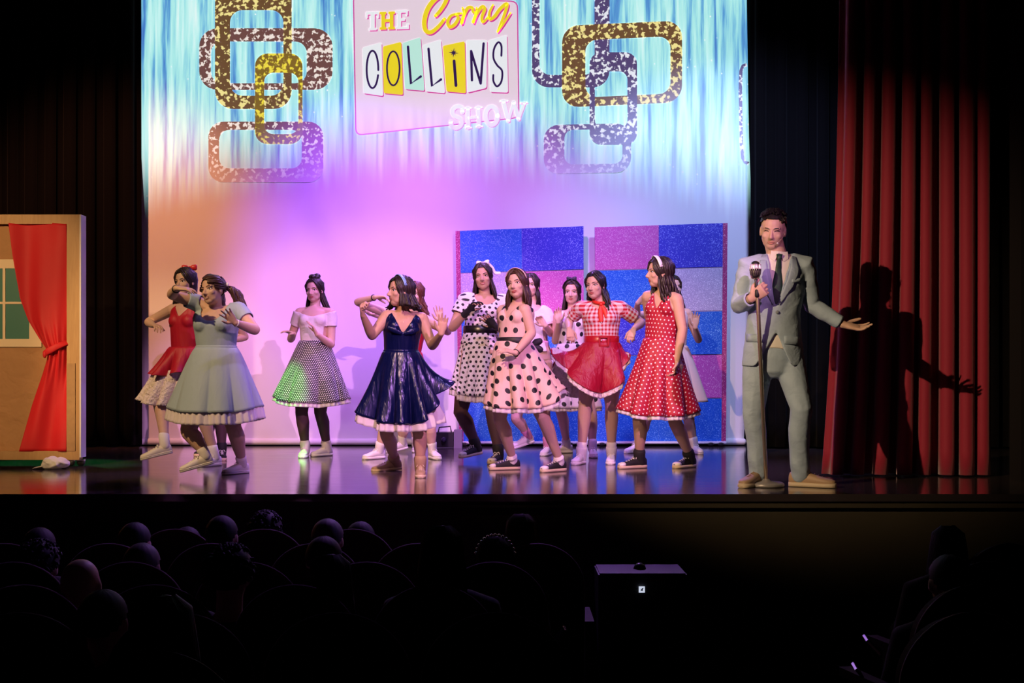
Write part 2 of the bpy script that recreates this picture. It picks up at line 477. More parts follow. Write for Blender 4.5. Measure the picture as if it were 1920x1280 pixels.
def proj_mat(name, col, fade=True, strength=.86):
    """flat projected colour on white cloth"""
    if name in MATS: return MATS[name]
    m = mat(name, (.80, .80, .80), .85, spec=.1)
    nt = m.node_tree; b = nt.nodes['Principled BSDF']
    tc = nd(nt, 'ShaderNodeTexCoord')
    b.inputs['Emission Color'].default_value = (*col, 1)
    if fade:
        fd, *_ = fade_nodes(nt, tc)
        nt.links.new(mth(nt, 'MULTIPLY', fd, strength), b.inputs['Emission Strength'])
    else: b.inputs['Emission Strength'].default_value = strength
    return m
def ring_mat(name, dark, bright, scale):
    m = mat(name, (.80, .80, .80), .85, spec=.1)
    nt = m.node_tree; b = nt.nodes['Principled BSDF']
    tc = nd(nt, 'ShaderNodeTexCoord')
    fd, *_ = fade_nodes(nt, tc)
    wn = nd(nt, 'ShaderNodeTexNoise', i_Scale=6.0, i_Detail=1.0); nt.links.new(tc.outputs['Object'], wn.inputs['Vector'])
    vo = nd(nt, 'ShaderNodeTexNoise', i_Scale=scale, i_Detail=2.5, i_Roughness=.6); nt.links.new(tc.outputs['Object'], vo.inputs['Vector'])
    k = nd(nt, 'ShaderNodeMapRange', i_1=.53, i_2=.57, i_3=0.0, i_4=1.0)
    nt.links.new(mth(nt, 'ADD', vo.outputs[0], mth(nt, 'MULTIPLY', mth(nt, 'SUBTRACT', wn.outputs[0], .5), .22)), k.inputs[0]); k = k.outputs[0]
    mx = nd(nt, 'ShaderNodeMixRGB'); mx.inputs[1].default_value = (*dark, 1); mx.inputs[2].default_value = (*bright, 1)
    nt.links.new(k, mx.inputs[0]); nt.links.new(mx.outputs[0], b.inputs['Emission Color'])
    nt.links.new(mth(nt, 'MULTIPLY', fd, .9), b.inputs['Emission Strength'])
    return m

# cloth: edges lean as it hangs in the photograph, with shallow real wrinkles
def edge(pts, py):
    for (a, xa_), (b_, xb_) in zip(pts, pts[1:]):
        if py <= b_ or (b_, xb_) == pts[-1]:
            return xa_ + (xb_ - xa_) * (py - a) / (b_ - a)
EL = [(-80, 229), (0, 232), (120, 238), (400, 257), (837, 265)]
ER = [(-80, 1399), (0, 1400), (250, 1404), (450, 1411), (600, 1408), (837, 1394)]
g = G(); NX, NZ = 110, 84
v = []
for i in range(NZ + 1):
    py = -80 + (832 + 80) * i / NZ
    a, b_ = edge(EL, py), edge(ER, py)
    for j in range(NX + 1):
        px = a + (b_ - a) * j / NX
        wr = .012 * math.sin((px * .9 + py * .55) / 38) * math.exp(-((px - 1150 - (360 - py) * .5) / 130) ** 2) * math.exp(-((py - 370) / 110) ** 2)
        wr += .010 * math.sin((px - .4 * py) / 15) * math.exp(-((py - 420) / 60) ** 2) * math.exp(-((px - 600) / 60) ** 2)
        wr += .006 * math.sin(px / 90 + py / 200)
        fl_ = min(1, max(0, (py - 285) / 90))
        v.append((SX(px), YS + wr * 1.2 * fl_, SZ(py)))
f = [(i*(NX+1) + j, (i+1)*(NX+1) + j, (i+1)*(NX+1) + j + 1, i*(NX+1) + j + 1) for i in range(NZ) for j in range(NX)]
g.add(v, f)
SCRM = screen_mat()
solid(g.build('screen_cloth', SCRM, SCR, SCR.location), .003, 1)
G().tube([(SX(265), YS, .042), (SX(1394), YS, .042)], .034, 14).build('bottom_bar', mat('white_hem', (.8, .8, .8), .7), SCR, SCR.location)

def rrect(x0, y0, x1, y1, r, n=6):
    pts = []
    for cx_, cy_, a0 in ((x1 - r, y0 + r, -90), (x1 - r, y1 - r, 0), (x0 + r, y1 - r, 90), (x0 + r, y0 + r, 180)):
        for i in range(n + 1):
            a = math.radians(a0 + 90 * i / n)
            pts.append((cx_ + r * math.cos(a), cy_ + r * math.sin(a)))
    return pts
def frame_ring(zm, out, inn, m, layer, tilt=0.0):
    """projected rounded picture frame: outer and inner rounded rectangles in zoom pixels"""
    x0, y0, s = zm
    A = rrect(*out[:4], out[4]); B = rrect(*inn[:4], inn[4])
    n = len(A); cxm = (out[0] + out[2]) / 2
    P = []
    for (u, w) in A + B:
        w += (u - cxm) * tilt
        P.append((SX(x0 + u / s), SZ(y0 + w / s)))
    ya, yb = YS - .005 - .0016 * layer, YS - .006 - .0016 * layer
    v = [(x, ya, z) for x, z in P] + [(x, yb, z) for x, z in P]
    f = []
    for i in range(n):
        k = (i + 1) % n
        f += [(i, k, n + k, n + i), (2*n + i, 3*n + i, 3*n + k, 2*n + k), (i, 2*n + i, 2*n + k, k), (n + i, n + k, 3*n + k, 3*n + i)]
    G().add(v, f).build('projected_frame', m, SCR, SCR.location, False)
GOLD = ring_mat('projected_gold_glitter', (.15, .075, .025), (.95, .82, .30), 21)
BRWN = ring_mat('projected_brown_glitter', (.16, .068, .055), (.95, .84, .76), 21)
YELW = ring_mat('projected_yellow_glitter', (.22, .13, .012), (.95, .78, .06), 25)
PLUM = ring_mat('projected_plum_glitter', (.085, .06, .17), (.85, .88, .95), 21)
Z8 = (230, 0, 3.2)
frame_ring(Z8, (460, 170, 1260, 540, 110), (530, 250, 1105, 500, 70), BRWN, 0)
frame_ring(Z8, (555, -120, 1015, 655, 110), (645, 62, 965, 575, 75), GOLD, 1)
frame_ring(Z8, (515, 730, 1205, 1095, 90), (580, 780, 1075, 1010, 60), BRWN, 0)
frame_ring(Z8, (795, 322, 1080, 865, 75), (850, 437, 1055, 805, 55), YELW, 2)
Z9 = (960, 0, 3.2)
frame_ring(Z9, (120, -220, 585, 525, 100), (165, -150, 495, 450, 65), PLUM, 0)
frame_ring(Z9, (300, 140, 1020, 630, 100), (440, 232, 950, 575, 70), GOLD, 1, -.045)
frame_ring(Z9, (465, 315, 750, 870, 70), (497, 430, 692, 770, 50), PLUM, 2)
frame_ring(Z9, (190, 745, 715, 1040, 90), (315, 778, 662, 985, 50), PLUM, 0, -.02)

# the next frame runs off the right edge of the cloth: only its left limb shows
pr = [(SX(960 + u / 3.2), SZ(w / 3.2)) for u, w in ((1408, 388), (1385, 396), (1373, 425), (1370, 520), (1372, 700), (1376, 860), (1384, 950), (1400, 975), (1420, 982))]
G().ribbon(pr, .035, YS - .005, YS - .006).build('projected_frame', PLUM, SCR, SCR.location, False)

# the show sign
ZT = (640, 0, 4.5725)
def T(u, w): return (SX(ZT[0] + u / ZT[2]), SZ(ZT[1] + w / ZT[2]))
def rpoly(pts, r):
    """polygon with rounded corners"""
    out = []; n = len(pts)
    for i in range(n):
        a, b_, c = V(pts[i - 1]), V(pts[i]), V(pts[(i + 1) % n])
        d1 = (a - b_).normalized() * r; d2 = (c - b_).normalized() * r
        for k in range(5):
            t = k / 4
            out.append(tuple((b_ + d1) * (1 - t) ** 2 + b_ * 2 * t * (1 - t) + (b_ + d2) * t ** 2))
    return out
S0 = YS - .004
SGN = G().prism(rpoly([T(104, -45), T(1510, 14), T(1522, 1010), T(125, 1160)], .07), S0, S0 - .002).build(
    'sign_panel', proj_mat('projected_pink_panel', (.86, .70, .80)), SCR, SCR.location, False)
pm = proj_mat('projected_pink_outline', (.80, .10, .45), strength=.7)
pl = rpoly([T(104, -45), T(1510, 14), T(1522, 1010), T(125, 1160)], .07)
G().ribbon(pl, .014, S0 - .002, S0 - .003, True).build('sign_outline', pm, SGN, SCR.location, False)
def sgn(g, name, m, par=None):
    return g.build(name, m, par or SGN, SCR.location, False)
WHT = proj_mat('projected_white', (.90, .93, .96)); YEL = proj_mat('projected_yellow', (.92, .74, .02))
MINT = proj_mat('projected_mint', (.55, .90, .78)); INK = proj_mat('projected_ink', (.030, .012, .075), strength=.9)
# dark ink keeps the cloth's own reflection, so print it on a violet-grey base
INK.node_tree.nodes['Principled BSDF'].inputs['Base Color'].default_value = (.16, .08, .34, 1)
MAG = proj_mat('projected_magenta_edge', (.66, .05, .32), strength=.8)
MAG.node_tree.nodes['Principled BSDF'].inputs['Base Color'].default_value = (.75, .35, .62, 1)
YEL.node_tree.nodes['Principled BSDF'].inputs['Base Color'].default_value = (.8, .68, .25, 1)
def quadt(pts, m, layer=1):
    p2 = [T(*p) for p in pts]
    sh = [(x + .008, z - .012) for x, z in p2]
    sgn(G().prism(rpoly(sh, .02), S0 - .0025, S0 - .0035), 'tile_edge', MAG)
    return sgn(G().prism(rpoly(p2, .02), S0 - .004, S0 - .005), 'letter_tile', m)
tiles = [([(182,410),(345,365),(360,825),(190,800)], WHT), ([(357,400),(515,360),(530,815),(364,800)], YEL),
         ([(522,372),(680,320),(715,780),(547,765)], MINT), ([(697,390),(855,340),(890,800),(724,785)], WHT),
         ([(870,395),(1058,355),(1068,800),(902,785)], YEL), ([(1072,345),(1250,345),(1245,755),(1082,795)], WHT),
         ([(1260,350),(1420,300),(1430,795),(1277,790)], WHT)]
for p, m in tiles: quadt(p, m)
def arc(cx_, cy_, rx, ry, a0, a1, n=22):
    return [(cx_ + rx * math.cos(math.radians(a0 + (a1 - a0) * i / n)), cy_ + ry * math.sin(math.radians(a0 + (a1 - a0) * i / n))) for i in range(n + 1)]
def spline(pts, n=8):
    """Catmull-Rom through points"""
    P = [V(p) for p in pts]; P = [P[0]] + P + [P[-1]]; out = []
    for i in range(1, len(P) - 2):
        for k in range(n):
            t = k / n
            a, b_, c, d = P[i-1], P[i], P[i+1], P[i+2]
            out.append(.5 * ((2*b_) + (c - a)*t + (2*a - 5*b_ + 4*c - d)*t*t + (3*b_ - a - 3*c + d)*t**3))
    out.append(P[-2])
    return [tuple(p) for p in out]
PXM = YS / F / ZT[2]                      # metres per sign-zoom pixel
def stroke(g, pts, w, depth, closed=False):
    p = [T(*q) for q in pts]
    if hasattr(w, '__len__'): w = [a * PXM for a in w]
    else: w = w * PXM
    g.ribbon(p, w, S0 - depth, S0 - depth - .001, closed)
    if not closed:
        for e, ww in ((p[0], w[0] if hasattr(w, '__len__') else w), (p[-1], w[-1] if hasattr(w, '__len__') else w)):
            g.prism([(e[0] + ww/2 * math.cos(2*PI*i/10), e[1] + ww/2 * math.sin(2*PI*i/10)) for i in range(10)], S0 - depth, S0 - depth - .001)
L = []
g = G(); stroke(g, arc(268, 597, 50, 160, 18, 362, 30), 17, .006); L.append(g)
g = G(); stroke(g, arc(446, 588, 54, 146, 0, 360, 32)[:-1], 15, .006, True); L.append(g)
g = G(); stroke(g, [(572, 402), (598, 722), (682, 657)], 21, .006); L.append(g)
g = G(); stroke(g, [(748, 420), (778, 742), (855, 683)], 21, .006); L.append(g)
g = G(); stroke(g, [(967, 525), (983, 735)], 25, .006)
for k in range(4):
    a = math.radians(45 * k + 5); rr = 42 if k % 2 == 0 else 30
    stroke(g, [(963 - rr*math.cos(a), 455 - rr*math.sin(a)), (963, 455), (963 + rr*math.cos(a), 455 + rr*math.sin(a))], [2, 14, 2], .006 + .0001*k)
L.append(g)
g = G(); stroke(g, [(1113, 440), (1120, 690)], 21, .006); stroke(g, [(1113, 440), (1195, 718)], 21, .0062); stroke(g, [(1195, 718), (1220, 375)], 21, .0064); L.append(g)
g = G(); stroke(g, spline([(1372, 480), (1372, 395), (1345, 365), (1310, 420), (1305, 500), (1335, 560), (1378, 610), (1372, 700), (1335, 742), (1305, 700), (1303, 645)]), 17, .006); L.append(g)
for g in L: sgn(g, 'letter', INK)
# THE, in slab letters with a magenta edge
def slab(rects, m):
    for dx, dy, mm, dep in ((9, 9, MAG, .0025), (0, 0, m, .006)):
        g = G()
        for i, poly in enumerate(rects):
            g.prism([T(u + dx, w + dy) for u, w in poly], S0 - dep - .0001*i, S0 - dep - .001 - .0001*i)
        sgn(g, 'letter' if dx == 0 else 'letter_edge', mm)
def R4(a, b_, c, d, sk=-.035): return [(u, w + (u - 395) * sk) for u, w in ((a, b_), (c, b_), (c, d), (a, d))]
slab([R4(212, 98, 325, 122), R4(212, 98, 228, 152), R4(309, 98, 325, 152), R4(252, 98, 287, 258), R4(236, 238, 303, 258)], WHT)
slab([R4(330, 102, 386, 124), R4(404, 102, 460, 124), R4(344, 102, 376, 255), R4(415, 102, 447, 255), R4(330, 234, 388, 255), R4(402, 234, 460, 255), R4(370, 165, 420, 192)], YEL)
slab([R4(465, 94, 570, 116), R4(480, 94, 513, 256), R4(465, 236, 580, 256), R4(554, 94, 570, 140), R4(562, 210, 580, 256), R4(505, 163, 545, 186)], WHT)
# Corny, brush script
def script(paths):
    for dx, dy, mm, dep in ((10, 12, MAG, .0025), (0, 0, YEL, .006)):
        for pts, wd in paths:
            g = G(); q = spline([(u + dx, w + dy) for u, w in pts], 7)
            n = len(q); ww = [wd[0] + (wd[1] - wd[0]) * math.sin(PI * i / (n - 1)) for i in range(n)]
            stroke(g, q, ww, dep); sgn(g, 'letter' if dx == 0 else 'letter_edge', mm)
script([([(808, 138), (850, 90), (893, 20), (905, -30), (870, -45), (800, 0), (740, 80), (712, 180), (722, 260), (768, 278), (830, 232), (885, 165)], (26, 40)),
        ([(985, 122), (938, 140), (912, 190), (930, 232), (972, 212), (1002, 160), (990, 125), (1030, 118)], (18, 30)),
        ([(1040, 70), (1052, 130), (1030, 205), (1052, 130), (1085, 72), (1122, 70), (1130, 105), (1150, 110)], (16, 30)),
        ([(1160, 70), (1150, 130), (1128, 200), (1160, 120), (1205, 62), (1228, 80), (1205, 150), (1215, 192), (1258, 150)], (16, 30)),
        ([(1300, 45), (1270, 110), (1272, 165), (1312, 145), (1360, 80), (1420, 35), (1400, 120), (1365, 210), (1340, 275)], (16, 30)),
        ([(1340, 275), (1385, 210), (1452, 112)], (12, 20))])
# SHOW, in spreading serif capitals
PINKE = proj_mat('projected_soft_pink', (.66, .34, .60))
PINKE.node_tree.nodes['Principled BSDF'].inputs['Base Color'].default_value = (.66, .42, .66, 1)
def serif(paths):
    for dx, dy, mm, dep in ((7, 7, PINKE, .0025), (0, 0, WHT, .006)):
        g = G()
        for i, (pts, w) in enumerate(paths):
            stroke(g, [(u + dx, q + dy) for u, q in pts], w, dep + .0001*i)
        sgn(g, 'letter' if dx == 0 else 'letter_edge', mm)
serif([(spline([(1040, 960), (1035, 925), (990, 915), (955, 945), (965, 990), (1020, 1020), (1030, 1065), (990, 1098), (948, 1085), (940, 1045)]), 34)])
serif([([(1085, 930), (1088, 1095)], 34), ([(1175, 925), (1180, 1085)], 34), ([(1085, 1012), (1175, 1005)], 22), ([(1060, 930), (1112, 928)], 12), ([(1062, 1097), (1114, 1095)], 12), ([(1150, 925), (1205, 922)], 12), ([(1154, 1087), (1208, 1084)], 12)])
serif([(arc(1288, 993, 52, 78, 0, 360, 26), 36)])
serif([([(1390, 870), (1432, 1035)], 34), ([(1432, 1035), (1478, 880)], 22), ([(1478, 880), (1520, 1020)], 34), ([(1520, 1020), (1570, 885)], 22), ([(1362, 868), (1425, 866)], 12), ([(1535, 884), (1592, 880)], 12)])

# ------------------------------------------------------------------ wooden window flat at the left
YF = 10.1
def FX(px): return (px - CX) / F * YF
def FZ(py): return CZ - (py - HZ) / F * YF
FL = thing('window_set_flat', (FX(-55), YF, 0), 'wooden stage flat with a painted paper wall and green window', 'set piece')
def wood_mat():
    m = mat('pine_wood', (.62, .38, .18), .55)
    nt = m.node_tree; b = nt.nodes['Principled BSDF']
    tc = nd(nt, 'ShaderNodeTexCoord'); mp = nd(nt, 'ShaderNodeMapping'); mp.inputs['Scale'].default_value = (14, 14, 1.3)
    nt.links.new(tc.outputs['Object'], mp.inputs[0])
    no = nd(nt, 'ShaderNodeTexNoise', i_Scale=3.0, i_Detail=5.0, i_Distortion=1.2); nt.links.new(mp.outputs[0], no.inputs['Vector'])
    mx = nd(nt, 'ShaderNodeMixRGB'); mx.inputs[1].default_value = (.40, .22, .09, 1); mx.inputs[2].default_value = (.60, .38, .18, 1)
    nt.links.new(no.outputs[0], mx.inputs[0]); nt.links.new(mx.outputs[0], b.inputs['Base Color'])
    return m
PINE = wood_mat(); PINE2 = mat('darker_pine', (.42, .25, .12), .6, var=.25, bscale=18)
xL, xR = FX(-258), FX(149)
zt, zb = FZ(402), FZ(862)
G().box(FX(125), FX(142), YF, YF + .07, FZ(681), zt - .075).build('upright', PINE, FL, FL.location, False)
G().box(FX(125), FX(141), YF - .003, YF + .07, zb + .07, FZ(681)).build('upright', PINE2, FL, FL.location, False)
G().box(FX(142), xR, YF - .001, YF + .075, zb, zt).build('edge_strip', PINE, FL, FL.location, False)
G().box(xR, xR + .012, YF, YF + .12, zb + .02, zt).build('side_board', mat('white_board', (.75, .75, .78), .6), FL, FL.location, False)
G().box(xL, FX(-236), YF, YF + .07, zb, zt).build('upright', PINE, FL, FL.location, False)
G().box(FX(-236), FX(142), YF, YF + .07, zt - .075, zt).build('rail', PINE, FL, FL.location, False)
G().box(FX(-236), FX(142), YF, YF + .07, zb, zb + .07).build('rail', PINE, FL, FL.location, False)
G().box(FX(-238), FX(128), YF + .055, YF + .068, zb + .02, zt - .02).build('paper_wall', wrinkle(mat('brown_paper', (.44, .24, .11), .75), .9, (4, 4, 4)), FL, FL.location, False)
yw = YF + .05
win = G(); cream = mat('cream_board', (.82, .68, .48), .7)
wx0, wx1 = FX(-92), FX(74); wz0, wz1 = FZ(650), FZ(485)
px_cols = [(-70, 1), (6, 51)]
g = G()
g.box(wx0, wx1, yw - .008, yw, FZ(502), wz1); g.box(wx0, wx1, yw - .008, yw, wz0, FZ(635))
g.box(wx0, FX(-70), yw - .008, yw, FZ(635), FZ(502)); g.box(FX(51), wx1, yw - .008, yw, FZ(635), FZ(502))
wo = g.build('window_frame', cream, FL, FL.location, False)
G().box(FX(1), FX(6), yw - .009, yw, FZ(635), FZ(502)).build('mullion', cream, wo, FL.location, False)
G().box(FX(-70), FX(51), yw - .010, yw, FZ(569), FZ(565)).build('mullion', cream, wo, FL.location, False)
for a, b_ in px_cols:
    for c, d in ((502, 565), (569, 635)):
        G().box(FX(a), FX(b_), yw - .003, yw + .002, FZ(d), FZ(c)).build('pane', mat('green_pane', (.015, .16, .13), .5), wo, FL.location, False)
# castors
def castor(x, y, par, org, z=.06):
    b = G().box(x - .03, x + .03, y - .02, y + .02, z - .012, z + .004).build('castor', mat('castor_steel', (.25, .25, .27), .35, .9), par, org, False)
    g = G().tube([(x - .012, y, .027), (x + .012, y, .027)], .025, 14)
    g.build('wheel', mat('black_rubber', (.012, .012, .012), .6), b, org)
def castor_pair(x, y, par, org, z=.06):
    castor(x - .05, y, par, org, z); castor(x + .05, y, par, org, z)
castor(FX(130), YF + .03, FL, FL.location, zb); castor(FX(147), YF + .06, FL, FL.location, zb); castor(FX(-250), YF + .03, FL, FL.location, zb)

# red window curtain, tied back at two thirds of its height
RC = thing('tied_red_curtain', (FX(80), YF, 0), 'bright red cloth curtain tied back on the wooden window flat', 'curtain')
left = [(418, 17), (480, 24), (560, 36), (600, 50), (640, 74), (657, 85), (675, 84), (710, 74), (760, 58), (845, 36)]
RED = mat('red_cotton', (.62, .012, .022), .65, bump=.15, bscale=9)
v, uv = [], []; NR, NC = 70, 60
for i in range(NR + 1):
    py = 418 + (846 - 418) * i / NR
    xa_ = edge(left, py)
    tg = math.exp(-((py - 660) / 45) ** 2)
    for j in range(NC + 1):
        s = j / NC
        px = xa_ + (125 - xa_) * s
        d = (.018 * math.sin(s * 13 + 1.5 * math.sin(py / 90)) * (.35 + .65 * tg) + .020 * math.sin(s * 7.1 + py * .012) * (1 - .5 * tg)
             + .008 * math.sin(s * 33 + py * .03) * tg)
        d -= .03 * tg * math.sin(PI * s)
        sag = 6 * math.sin(s * 8) * max(0, 1 - (py - 418) / 60) * .3
        v.append((FX(px), YF + .012 + d, FZ(py + sag)))
f = [(i*(NC+1) + j, (i+1)*(NC+1) + j, (i+1)*(NC+1) + j + 1, i*(NC+1) + j + 1) for i in range(NR) for j in range(NC)]
solid(G().add(v, f).build('cloth', RED, RC, RC.location), .004)
tie = [W(84, 662, YF - .045), W(92, 657, YF - .06), W(105, 650, YF - .05), W(124, 642, YF - .005), W(126, 641, YF + .03)]
G().tube(tie, [.022, .026, .024, .022, .018], 12, flat=((0, -1, 0), .3)).build('tie', RED, RC, RC.location)
G().ell(W(84, 664, YF - .04), (.016, 0, 0), (0, .016, 0), (0, 0, .03)).build('knot', RED, RC, RC.location)

# white cloth cap lying by the flat
yc_ = GY(880)
CP = thing('cloth_cap', W(102, 880, yc_), 'white crumpled cloth cap lying on the floor under the flat', 'cap')
c = W(103, 872, yc_ + .05)
g = G(); g.ell(c + V((0, 0, .012)), (.10, .01, .015), (0, .085, 0), (-.01, 0, .048)); g.ell(c + V((.04, .01, .02)), (.07, 0, -.01), (0, .07, 0), (0, 0, .04)); g.ell(c + V((-.03, -.02, .035)), (.06, 0, .01), (0, .05, 0), (0, 0, .03))
me = remesh(g, .006, 0, 2)
co, _ = arrays(me); n_ = .007 * np.sin(co[:, 0] * 75 + 2.2 * np.sin(co[:, 1] * 60)) * np.cos(co[:, 2] * 85 + co[:, 0] * 30); co[:, 2] += n_ * (co[:, 2] > .03); co[:, 1] += n_
me.vertices.foreach_set('co', co.ravel().astype(np.float32)); me.transform(Matrix.Translation(-CP.location))
CAPM = mat('white_cotton', (.80, .76, .70), .8, bump=.8, bscale=14)
finish('crown', me, CAPM, CP)
g = G(); g.ell(c + V((-.11, -.01, -.012)), (.055, 0, .012), (0, .07, 0), (.002, 0, .008)); g.build('brim', CAPM, CP, CP.location)

# ------------------------------------------------------------------ glitter screens on castors
YG = 13.06
GL = {'b': glitter('glitter_blue', (.004, .12, .60), (.35, .75, 1.0)), 'v': glitter('glitter_violet', (.035, .035, .50), (.45, .55, 1.0)),
      'p': glitter('glitter_pink', (.60, .10, .40), (1, .7, .8)), 's': glitter('glitter_silver', (.46, .40, .56), (1, .95, 1), amount=.72)}
def glitter_panel(corners, rows, strip, label):
    (ax_, ay_), (bx, by), (cx_, cy_), (dx, dy) = corners          # TL TR BR BL in photo pixels
    def Q(s, t):
        x = (ax_ + (bx - ax_) * s) * (1 - t) + (dx + (cx_ - dx) * s) * t
        y = (ay_ + (by - ay_) * s) * (1 - t) + (dy + (cy_ - dy) * s) * t
        p = W(x, y, YG); return (p.x, p.z)
    mid = W((ax_ + bx) / 2, 838, YG)
    P = thing('glitter_panel', (mid.x, YG, 0), label, 'panel', 'glitter panels')
    G().prism([Q(0, 0), Q(1, 0), Q(1, 1), Q(0, 1)], YG, YG + .03).build('backing_board', mat('panel_back', (.3, .25, .32), .7), P, P.location, False)
    s0, s1 = (.035, 1.0) if strip == 'l' else (0.0, .965)
    for r in range(5):
        for c_ in range(2):
            e = .0006
            a = s0 + (s1 - s0) * c_ / 2; b2 = s0 + (s1 - s0) * (c_ + 1) / 2
            t0, t1 = r / 5 + (.004 if r else 0), (r + 1) / 5
            off = .004 * ((r * 2 + c_) % 3)
            G().prism([Q(a + e, t0), Q(b2 - e, t0), Q(b2 - e, t1), Q(a + e, t1)], YG - .004 - off * .5, YG).build('glitter_sheet', GL[rows[r][c_]], P, P.location, False)
    a, b2 = (0, .034) if strip == 'l' else (.966, 1)
    G().prism([Q(a, 0), Q(b2, 0), Q(b2, 1), Q(a, 1)], YG - .006, YG).build('edge_strip', glitter('glitter_rose', (.40, .03, .16), (1, .5, .6)), P, P.location, False)
    zb_ = Q(0, 1)[1]
    G().box(Q(0, 1)[0], Q(1, 1)[0], YG - .03, YG + .06, zb_ - .02, zb_).build('base_rail', mat('white_board', (.75, .75, .78), .6), P, P.location, False)
    for s in (.08, .92): castor_pair(Q(s, 1)[0], YG - .01, P, P.location, zb_ - .02)
glitter_panel([(854, 433), (1094, 424), (1096, 827), (861, 827)], ['bv', 'sp', 'bb', 'vs', 'bb'], 'l', 'glitter panel of blue, violet and pink sheets behind the black-gloved dancer')
glitter_panel([(1115, 426), (1364, 418), (1361, 827), (1118, 827)], ['pv', 'bs', 'vb', 'bp', 'bb'], 'r', 'glitter panel with a pink top corner, nearest the host')

# floor effect light behind the dancers
yd = 12.75
FLG = thing('floor_effect_light', W(834, 837, yd), 'small black floor light with a round lens beside the glitter panel', 'stage light')
xa, xb = W(818, 0, yd).x, W(850, 0, yd).x
G().box(xa, xb, yd - .05, yd + .15, .01, W(0, 810, yd).z).build('housing', mat('black_metal', (.015, .015, .017), .4), FLG, FLG.location, False)
c = W(832, 824, yd - .05); G().tube([c, c - V((0, .02, 0))], .028, 16).build('lens', mat('dark_lens', (.03, .02, .05), .08), FLG, FLG.location)
G().tube([(xa + .02, yd, W(0, 810, yd).z), (xa + .03, yd, W(0, 801, yd).z), (xb - .03, yd, W(0, 799, yd).z), (xb - .02, yd, W(0, 810, yd).z)], .007, 8).build('handle', mat('black_metal', (.015, .015, .017), .4), FLG, FLG.location)
xa, xb = W(851, 0, yd).x, W(866, 0, yd).x
tag(G().box(xa, xb, yd, yd + .2, 0, W(0, 806, yd).z).build('cable_box', mat('grey_plastic', (.22, .20, .24), .5), None, (xa, yd, 0), False), 'small grey box standing against the black floor light', 'box')

# subwoofer in front of the stage
yf_, yb_ = 6.9, 7.25
zt_ = CZ - 367 * yf_ / F
xs0, xs1 = W(1122, 0, yf_).x, W(1289, 0, yf_).x
SW = thing('subwoofer', ((xs0 + xs1) / 2, (yf_ + yb_) / 2, -1.15), 'black subwoofer box with a small lit badge on the auditorium floor', 'loudspeaker')
SWM = mat('speaker_black', (.030, .028, .034), .45, bump=.1, bscale=300)
bm = bmesh.new(); bmesh.ops.create_cube(bm, size=1)
for q in bm.verts: q.co = V((q.co.x * (xs1 - xs0), q.co.y * (yb_ - yf_), q.co.z * (zt_ + 1.15 - .02) + (zt_ + 1.15 + .02) / 2))
bmesh.ops.bevel(bm, geom=list(bm.edges), offset=.008, segments=2, affect='EDGES')
me = bpy.data.meshes.new('cabinet'); bm.to_mesh(me); bm.free(); finish('cabinet', me, SWM, SW, False)
for sx in (-1, 1):
    for sy in (-1, 1):
        x, y = sx * ((xs1 - xs0) / 2 - .05), sy * .12
        G().tube([(x, y, 0.004), (x, y, .025)], .02, 10).build('foot', mat('black_rubber', (.012, .012, .012), .6), SW)
G().box(-(xs1 - xs0) / 2 + .03, (xs1 - xs0) / 2 - .03, -.185, -.174, .06, zt_ + 1.15 - .08).build('grille', mat('grille_black', (.012, .012, .013), .5, .3, bump=.5, bscale=400), SW, None, False)
G().tube([(0, .0, zt_ + 1.15 + .001), (0, .0, zt_ + 1.15 + .004)], .035, 18).build('pole_socket', mat('socket_black', (.01, .01, .01), .3), SW)
bx_, bz_ = W(1203, 1104, yf_).x - SW.location.x, W(1203, 1104, yf_).z + 1.15
bm_ = mat('badge_light', (.7, .75, .9), .4)
bb = bm_.node_tree.nodes['Principled BSDF']; bb.inputs['Emission Color'].default_value = (.75, .82, 1, 1); bb.inputs['Emission Strength'].default_value = .8
bo = G().box(bx_ - .016, bx_ + .016, -.190, -.185, bz_ - .016, bz_ + .016).build('badge', bm_, SW, None, False)
g = G()
g.prism([(bx_ - .010, bz_ + .006), (bx_ - .002, bz_ + .002), (bx_, bz_ + .007), (bx_ + .010, bz_ + .009), (bx_ + .004, bz_ - .001), (bx_ + .008, bz_ - .010), (bx_, bz_ - .005), (bx_ - .008, bz_ - .010), (bx_ - .004, bz_ - .001)], -.1905, -.192)
g.build('emblem', mat('badge_ink', (.01, .012, .03), .5), bo, None, False)
G().box(bx_ + .04, bx_ + .115, -.189, -.185, bz_ + .045, bz_ + .058).build('sticker', mat('orange_sticker', (.22, .05, .015), .6), SW, None, False)

# ================================================================== PEOPLE
def lerp(a, b, t): return a + (b - a) * t
def smoothpath(pts, n=5):
    P = [V(p) for p in pts]
    P = [P[0] * 2 - P[1]] + P + [P[-1] * 2 - P[-2]]; out = []
    for i in range(1, len(P) - 2):
        for k in range(n):
            t = k / n; a, b, c, d = P[i-1], P[i], P[i+1], P[i+2]
            out.append(.5 * ((2*b) + (c - a)*t + (2*a - 5*b + 4*c - d)*t*t + (3*b - a - 3*c + d)*t**3))
    out.append(P[-2])
    return out
def interp(xs, ys, x): return float(np.interp(x, xs, ys))

